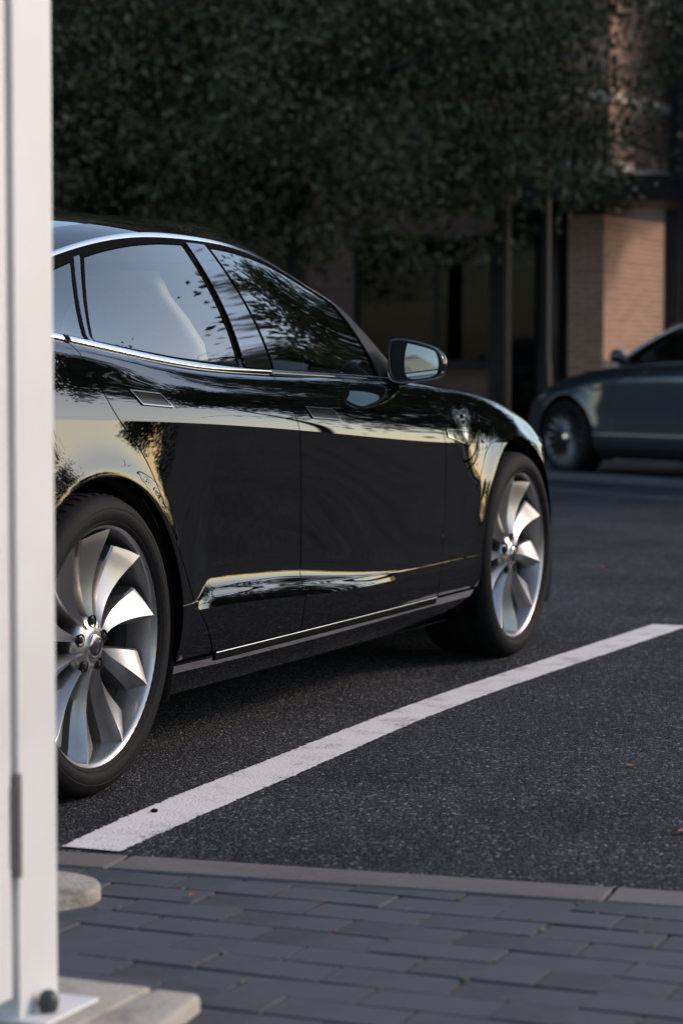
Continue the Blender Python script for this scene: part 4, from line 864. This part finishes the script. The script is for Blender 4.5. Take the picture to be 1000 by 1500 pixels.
# pier of single bricks and the return wall catching the light from the right
pu0, pu1 = U(831), U(883); rd = np.array([.45, .893]); rl = 2.3
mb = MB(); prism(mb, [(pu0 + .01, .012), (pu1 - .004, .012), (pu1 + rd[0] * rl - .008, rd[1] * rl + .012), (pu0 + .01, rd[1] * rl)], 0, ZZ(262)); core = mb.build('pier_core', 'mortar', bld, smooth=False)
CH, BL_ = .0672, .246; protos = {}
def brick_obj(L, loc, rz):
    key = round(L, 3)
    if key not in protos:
        mb = MB(); mb.box((0, 0, 0), (L - .010, .06, CH - .022), .003); protos[key] = o = mb.build('brick', 'brick_lit', bld, smooth=False)
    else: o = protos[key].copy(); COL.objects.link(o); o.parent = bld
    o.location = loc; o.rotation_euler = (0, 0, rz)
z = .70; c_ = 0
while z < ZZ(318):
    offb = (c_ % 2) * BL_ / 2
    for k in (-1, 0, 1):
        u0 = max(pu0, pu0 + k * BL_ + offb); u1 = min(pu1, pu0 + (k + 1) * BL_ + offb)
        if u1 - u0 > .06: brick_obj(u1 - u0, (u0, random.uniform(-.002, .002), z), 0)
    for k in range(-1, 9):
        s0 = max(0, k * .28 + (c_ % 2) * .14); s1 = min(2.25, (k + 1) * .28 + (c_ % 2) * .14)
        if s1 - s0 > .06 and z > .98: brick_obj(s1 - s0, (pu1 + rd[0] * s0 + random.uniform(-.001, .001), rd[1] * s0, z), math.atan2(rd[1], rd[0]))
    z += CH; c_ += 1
bpart('wall', pu1 + 1.0, 5.2, 2.3, 2.5, 0, 10, 'dark_render'); bpart('plinth', pu0 - .01, pu1 + .004, -.012, .3, 0, .69, 'dark_render')  # dark backing wall added to hide bright sky beyond the corner
bpart('canopy', U(742), 5.3, -.55, .9, ZZ(300), ZZ(262), 'dark_metal')
def corner_prism(name, u1, grow, z0, z1, mat):
    mb = MB(); prism(mb, [(U(742) + .003, -grow), (u1 + grow, -grow), (u1 + rd[0] * 2.2 + grow, rd[1] * 2.2), (U(742) + .003, 2.2)], z0, z1); return mb.build(name, mat, bld, smooth=False)
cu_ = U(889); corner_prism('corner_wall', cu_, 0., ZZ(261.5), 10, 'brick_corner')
corner_prism('ledge', cu_, .05, ZZ(258), ZZ(238), 'coping'); corner_prism('ledge', cu_, .04, ZZ(150), ZZ(135), 'coping')
for px0, px1, py0, py1 in ((100, 150, 150, 62), (330, 420, 130, 20), (560, 640, 130, 20)):
    w_ = bpart('window', U(px0), U(px1), -.03, .02, ZZ(py0), ZZ(py1), 'building_glass'); bpart('lintel', U(px0) - .05, U(px1) + .05, -.05, .02, ZZ(py1), ZZ(py1) + .13, 'coping', par=w_)
    bpart('frame', U((px0 + px1) / 2) - .03, U((px0 + px1) / 2) + .03, -.045, -.031, ZZ(py0), ZZ(py1), 'dark_metal', par=w_)
bpart('roof', -14, 5.4, -.4, 8, 10, 10.3, 'dark_metal'); bpart('side_wall', 4.9, 5.2, .95, 8, ZZ(255), 10, 'brick_shaded'); bpart('side_wall', -14, -13.7, .35, 8, 0, 10, 'brick_shaded')
bpart('corner_post', U(985), U(1006), -.6, -.45, 0, 10, 'dark_metal')
# pavement and planting strip before the building
f2 = np.array([math.cos(YAW), math.sin(YAW)]); r2 = np.array([RT[0], RT[1]])
def uw(u, w): return CAM[:2] + r2 * u + f2 * w
poly_sheet('far_pavement', [uw(-25, 26.3), uw(25, 26.3), uw(25, 45), uw(-25, 45)], .05, 'far_kerb')
pl0 = uw(0, 27.2)
# street lamp
lp_ = uw((797 - 500) / FPX * 26.8, 26.8); lamp = empty('street_lamp', (lp_[0], lp_[1], .05), YAW - math.pi / 2); tag(lamp, 'dark slender street lamp post between the trees and the brick wall', 'street lamp')
mb = MB(); mb.lathe([(.11, 0), (.11, .02), (.075, .03), (.07, .9), (.055, .95), (.05, 3), (.04, 6.4), (0, 6.42)], 20, 'Z'); mb.build('pole', 'dark_metal', lamp, angle=40)
mb = MB(); mb.tube([(0, 0, 6.35), (-.3, -.3, 6.6), (-.7, -.7, 6.68)], .03, 10); mb.build('arm', 'dark_metal', lamp); mb = MB(); mb.box((-1.1, -1.0, 6.62), (-.6, -.6, 6.72), .03); mb.build('lamp_head', 'dark_metal', lamp, smooth=False)

# ------------------------------------------------------------------ trees
def make_tree(name, label, x, y, h0, ctr_z, rx, rz, n, seed, mat='foliage', leaf=.10, group=None, cat='tree', lean=0.):
    rg = np.random.RandomState(seed); t = empty(name, (x, y, 0)); tag(t, label, cat, group)
    mb = MB(); k = 7; pts = [(lean * i / k * .5 + rg.normal(0, .03), rg.normal(0, .03), (ctr_z + rz * .5) * i / k) for i in range(k + 1)]; pts[0] = (0, 0, -.05)
    mb.tube(pts, [.11 * (1 - .75 * i / k) + .025 for i in range(k + 1)], 10)
    tips = []
    for j in range(16):
        i0 = rg.randint(3, k); b0 = np.array(pts[i0]); az = j * 2.4 + rg.uniform(-.4, .4); L = rx * rg.uniform(.55, .95); e = b0 + np.array([math.cos(az) * L, math.sin(az) * L, rz * rg.uniform(-.15, .65)])
        mid = (b0 + e) / 2 + np.array([0, 0, .12 * L]); mb.tube([b0, mid, e], [.05, .032, .010], 6); tips += [e, mid]
        for q in range(2):
            e2 = mid + rg.normal(0, 1, 3) * np.array([.35 * rx, .35 * rx, .25 * rz]); mb.tube([mid, (mid + e2) / 2 + np.array([0, 0, .05]), e2], [.022, .014, .006], 5); tips.append(e2)
    mb.build('trunk', 'bark', t)
    cl = []                                                        # leaf clumps through the crown volume
    nc = 110
    while len(cl) < nc:
        p_ = rg.uniform(-1, 1, 3); q = np.linalg.norm(p_)
        if q < 1 and q > .25: cl.append(p_ * np.array([rx, rx, rz]) * (.82 + .3 * rg.rand()) + np.array([lean * .5, 0, ctr_z]))
    cl = np.vstack([np.array(cl), np.array(tips)]); ci = rg.randint(0, len(cl), n); rad = (.22 + .33 * rg.rand(len(cl))) * (rx / 2.6) ** .5
    P = cl[ci] + rg.normal(0, 1, (n, 3)) * rad[ci][:, None] * np.array([1, 1, .6])
    P = P[P[:, 2] > h0]; n = len(P)
    d = rg.normal(0, 1, (n, 3)); d[:, 2] -= .5; d /= np.linalg.norm(d, axis=1, keepdims=True); s_ = np.cross(d, rg.normal(0, 1, (n, 3))); s_ /= np.linalg.norm(s_, axis=1, keepdims=True)
    L = leaf * rg.uniform(.6, 1.25, n)[:, None]; nn = np.cross(d, s_)
    V = np.stack([P, P + d * L * .5 + s_ * L * .30, P + d * L + nn * L * .12, P + d * L * .5 - s_ * L * .30], 1).reshape(-1, 3)
    me = bpy.data.meshes.new('crown'); me.vertices.add(len(V)); me.vertices.foreach_set('co', V.ravel()); me.loops.add(4 * n); me.loops.foreach_set('vertex_index', np.arange(4 * n)); me.polygons.add(n); me.polygons.foreach_set('loop_start', np.arange(n) * 4); me.update(calc_edges=True); me.materials.append(MT[mat])
    o = bpy.data.objects.new('crown', me); COL.objects.link(o); o.parent = t; return t
TS = [  # px, depth, lowest leaf, centre z, rx, rz, leaves, label
    (170, 24.5, 1.5, 4.2, 3.0, 2.9, 40000, 'broad dark leafy tree beyond the roof of the black car'),
    (430, 24.0, 1.95, 4.3, 3.0, 2.8, 40000, 'leafy tree with spreading forked limbs in front of the shop window'),
    (728, 26.0, 2.55, 4.7, 1.55, 2.5, 24000, 'dark leafy tree standing beside the slender street lamp'),
    (-120, 23.0, 1.0, 4.0, 2.6, 3.0, 9000, 'bushy low-branched tree mostly hidden by the white gate'),
    (1125, 24., 3.4, 5.4, 1.4, 2.0, 8000, 'green tree standing behind the grey coupe beside the brick wall'),
]
for i, (px, dp, h0, cz, rx, rz, n, lab) in enumerate(TS):
    p = uw((px - 500) / FPX * dp, dp); make_tree('street_tree', lab, p[0], p[1], h0, cz, rx, rz, n, 20 + i, 'foliage_dark' if i < 4 else 'foliage', .085, 'trees in front of the building')
# around the car park, off to the sides: unseen trees, some shaped to darken reflections in paint and glass
RS = [((16.2, -1.6), 3.4, 5.9, 2.7, 2.3, 14000, 'tall clear-stemmed tree beside the car park, reflected in the front door glass'),
      ((24., -5.0), 1.0, 5.2, 2.9, 4.2, 11000, 'full-crowned tree standing near the clear-stemmed one'), ((22., -6.2), .8, 5.0, 2.5, 4.1, 11000, 'dense rounded tree at the open side of the car park'), ((27., -8.6), 7.2, 9.4, 2.8, 2.4, 11000, 'tallest clear-stemmed tree, out of view, crown shaped to darken door reflections'),
      ((33., -22.), .6, 2.2, 2.4, 1.8, 6000, 'squat tree by the bend of the long hedge'), ((23., -9.6), 6.9, 8.9, 2.5, 2.3, 11000, 'tall bare-stemmed tree, out of view, crown shaped to darken the rear door reflection'), ((20.5, -19.), .3, 4.0, 3.0, 3.4, 8000, 'wide full tree standing just inside the long hedge'), ((13., -22.5), .3, 3.8, 3.0, 3.2, 8000, 'round full tree before the far stretch of the long hedge'), ((18., -26.), .5, 2.6, 2.6, 2.2, 6000, 'low tree along the far end of the long hedge'), ((-30., 9.), .8, 3.4, 3., 2.6, 6000, 'solitary larger tree behind the black car, seen in its wing mirror'), ((-27., 15.), .8, 2.9, 2.6, 2.4, 5000, 'smaller tree behind the black car, seen in its wing mirror')]
for i, ((x, y), h0, cz, rx, rz, n, lab) in enumerate(RS): make_tree('park_tree', lab, x, y, h0, cz, rx, rz, n, 60 + i, 'foliage', .20, 'trees around the car park')
def hedge(pts, w, h, n, seed, label):
    rg = np.random.RandomState(seed); pts = np.array(pts, float); seg = np.linalg.norm(np.diff(pts, axis=0), axis=1); cum = np.concatenate([[0], np.cumsum(seg)]); s = rg.uniform(0, cum[-1], n)
    x = np.interp(s, cum, pts[:, 0]); y = np.interp(s, cum, pts[:, 1]); hh = h * (1 + .10 * np.sin(s * 1.9) + .06 * np.sin(s * 5.3)); P = np.stack([x + rg.uniform(-w, w, n), y + rg.uniform(-w, w, n), hh * rg.rand(n) ** .7], -1)
    d = rg.normal(0, 1, (n, 3)); d /= np.linalg.norm(d, axis=1, keepdims=True); s_ = np.cross(d, rg.normal(0, 1, (n, 3))); s_ /= np.linalg.norm(s_, axis=1, keepdims=True); L = .16
    V = np.stack([P, P + d * L * .5 + s_ * L * .32, P + d * L, P + d * L * .5 - s_ * L * .32], 1).reshape(-1, 3); mb = MB(); mb.add(V, np.arange(4 * n).reshape(-1, 4).tolist()); o = mb.build('hedge', 'foliage', smooth=False, fixn=False); return tag(o, label, 'hedge')
hedge([(36, -2), (30, -12), (18, -24), (2, -30)], .5, 1.0, 12000, 5, 'long leafy hedge bounding the car park on its open side')
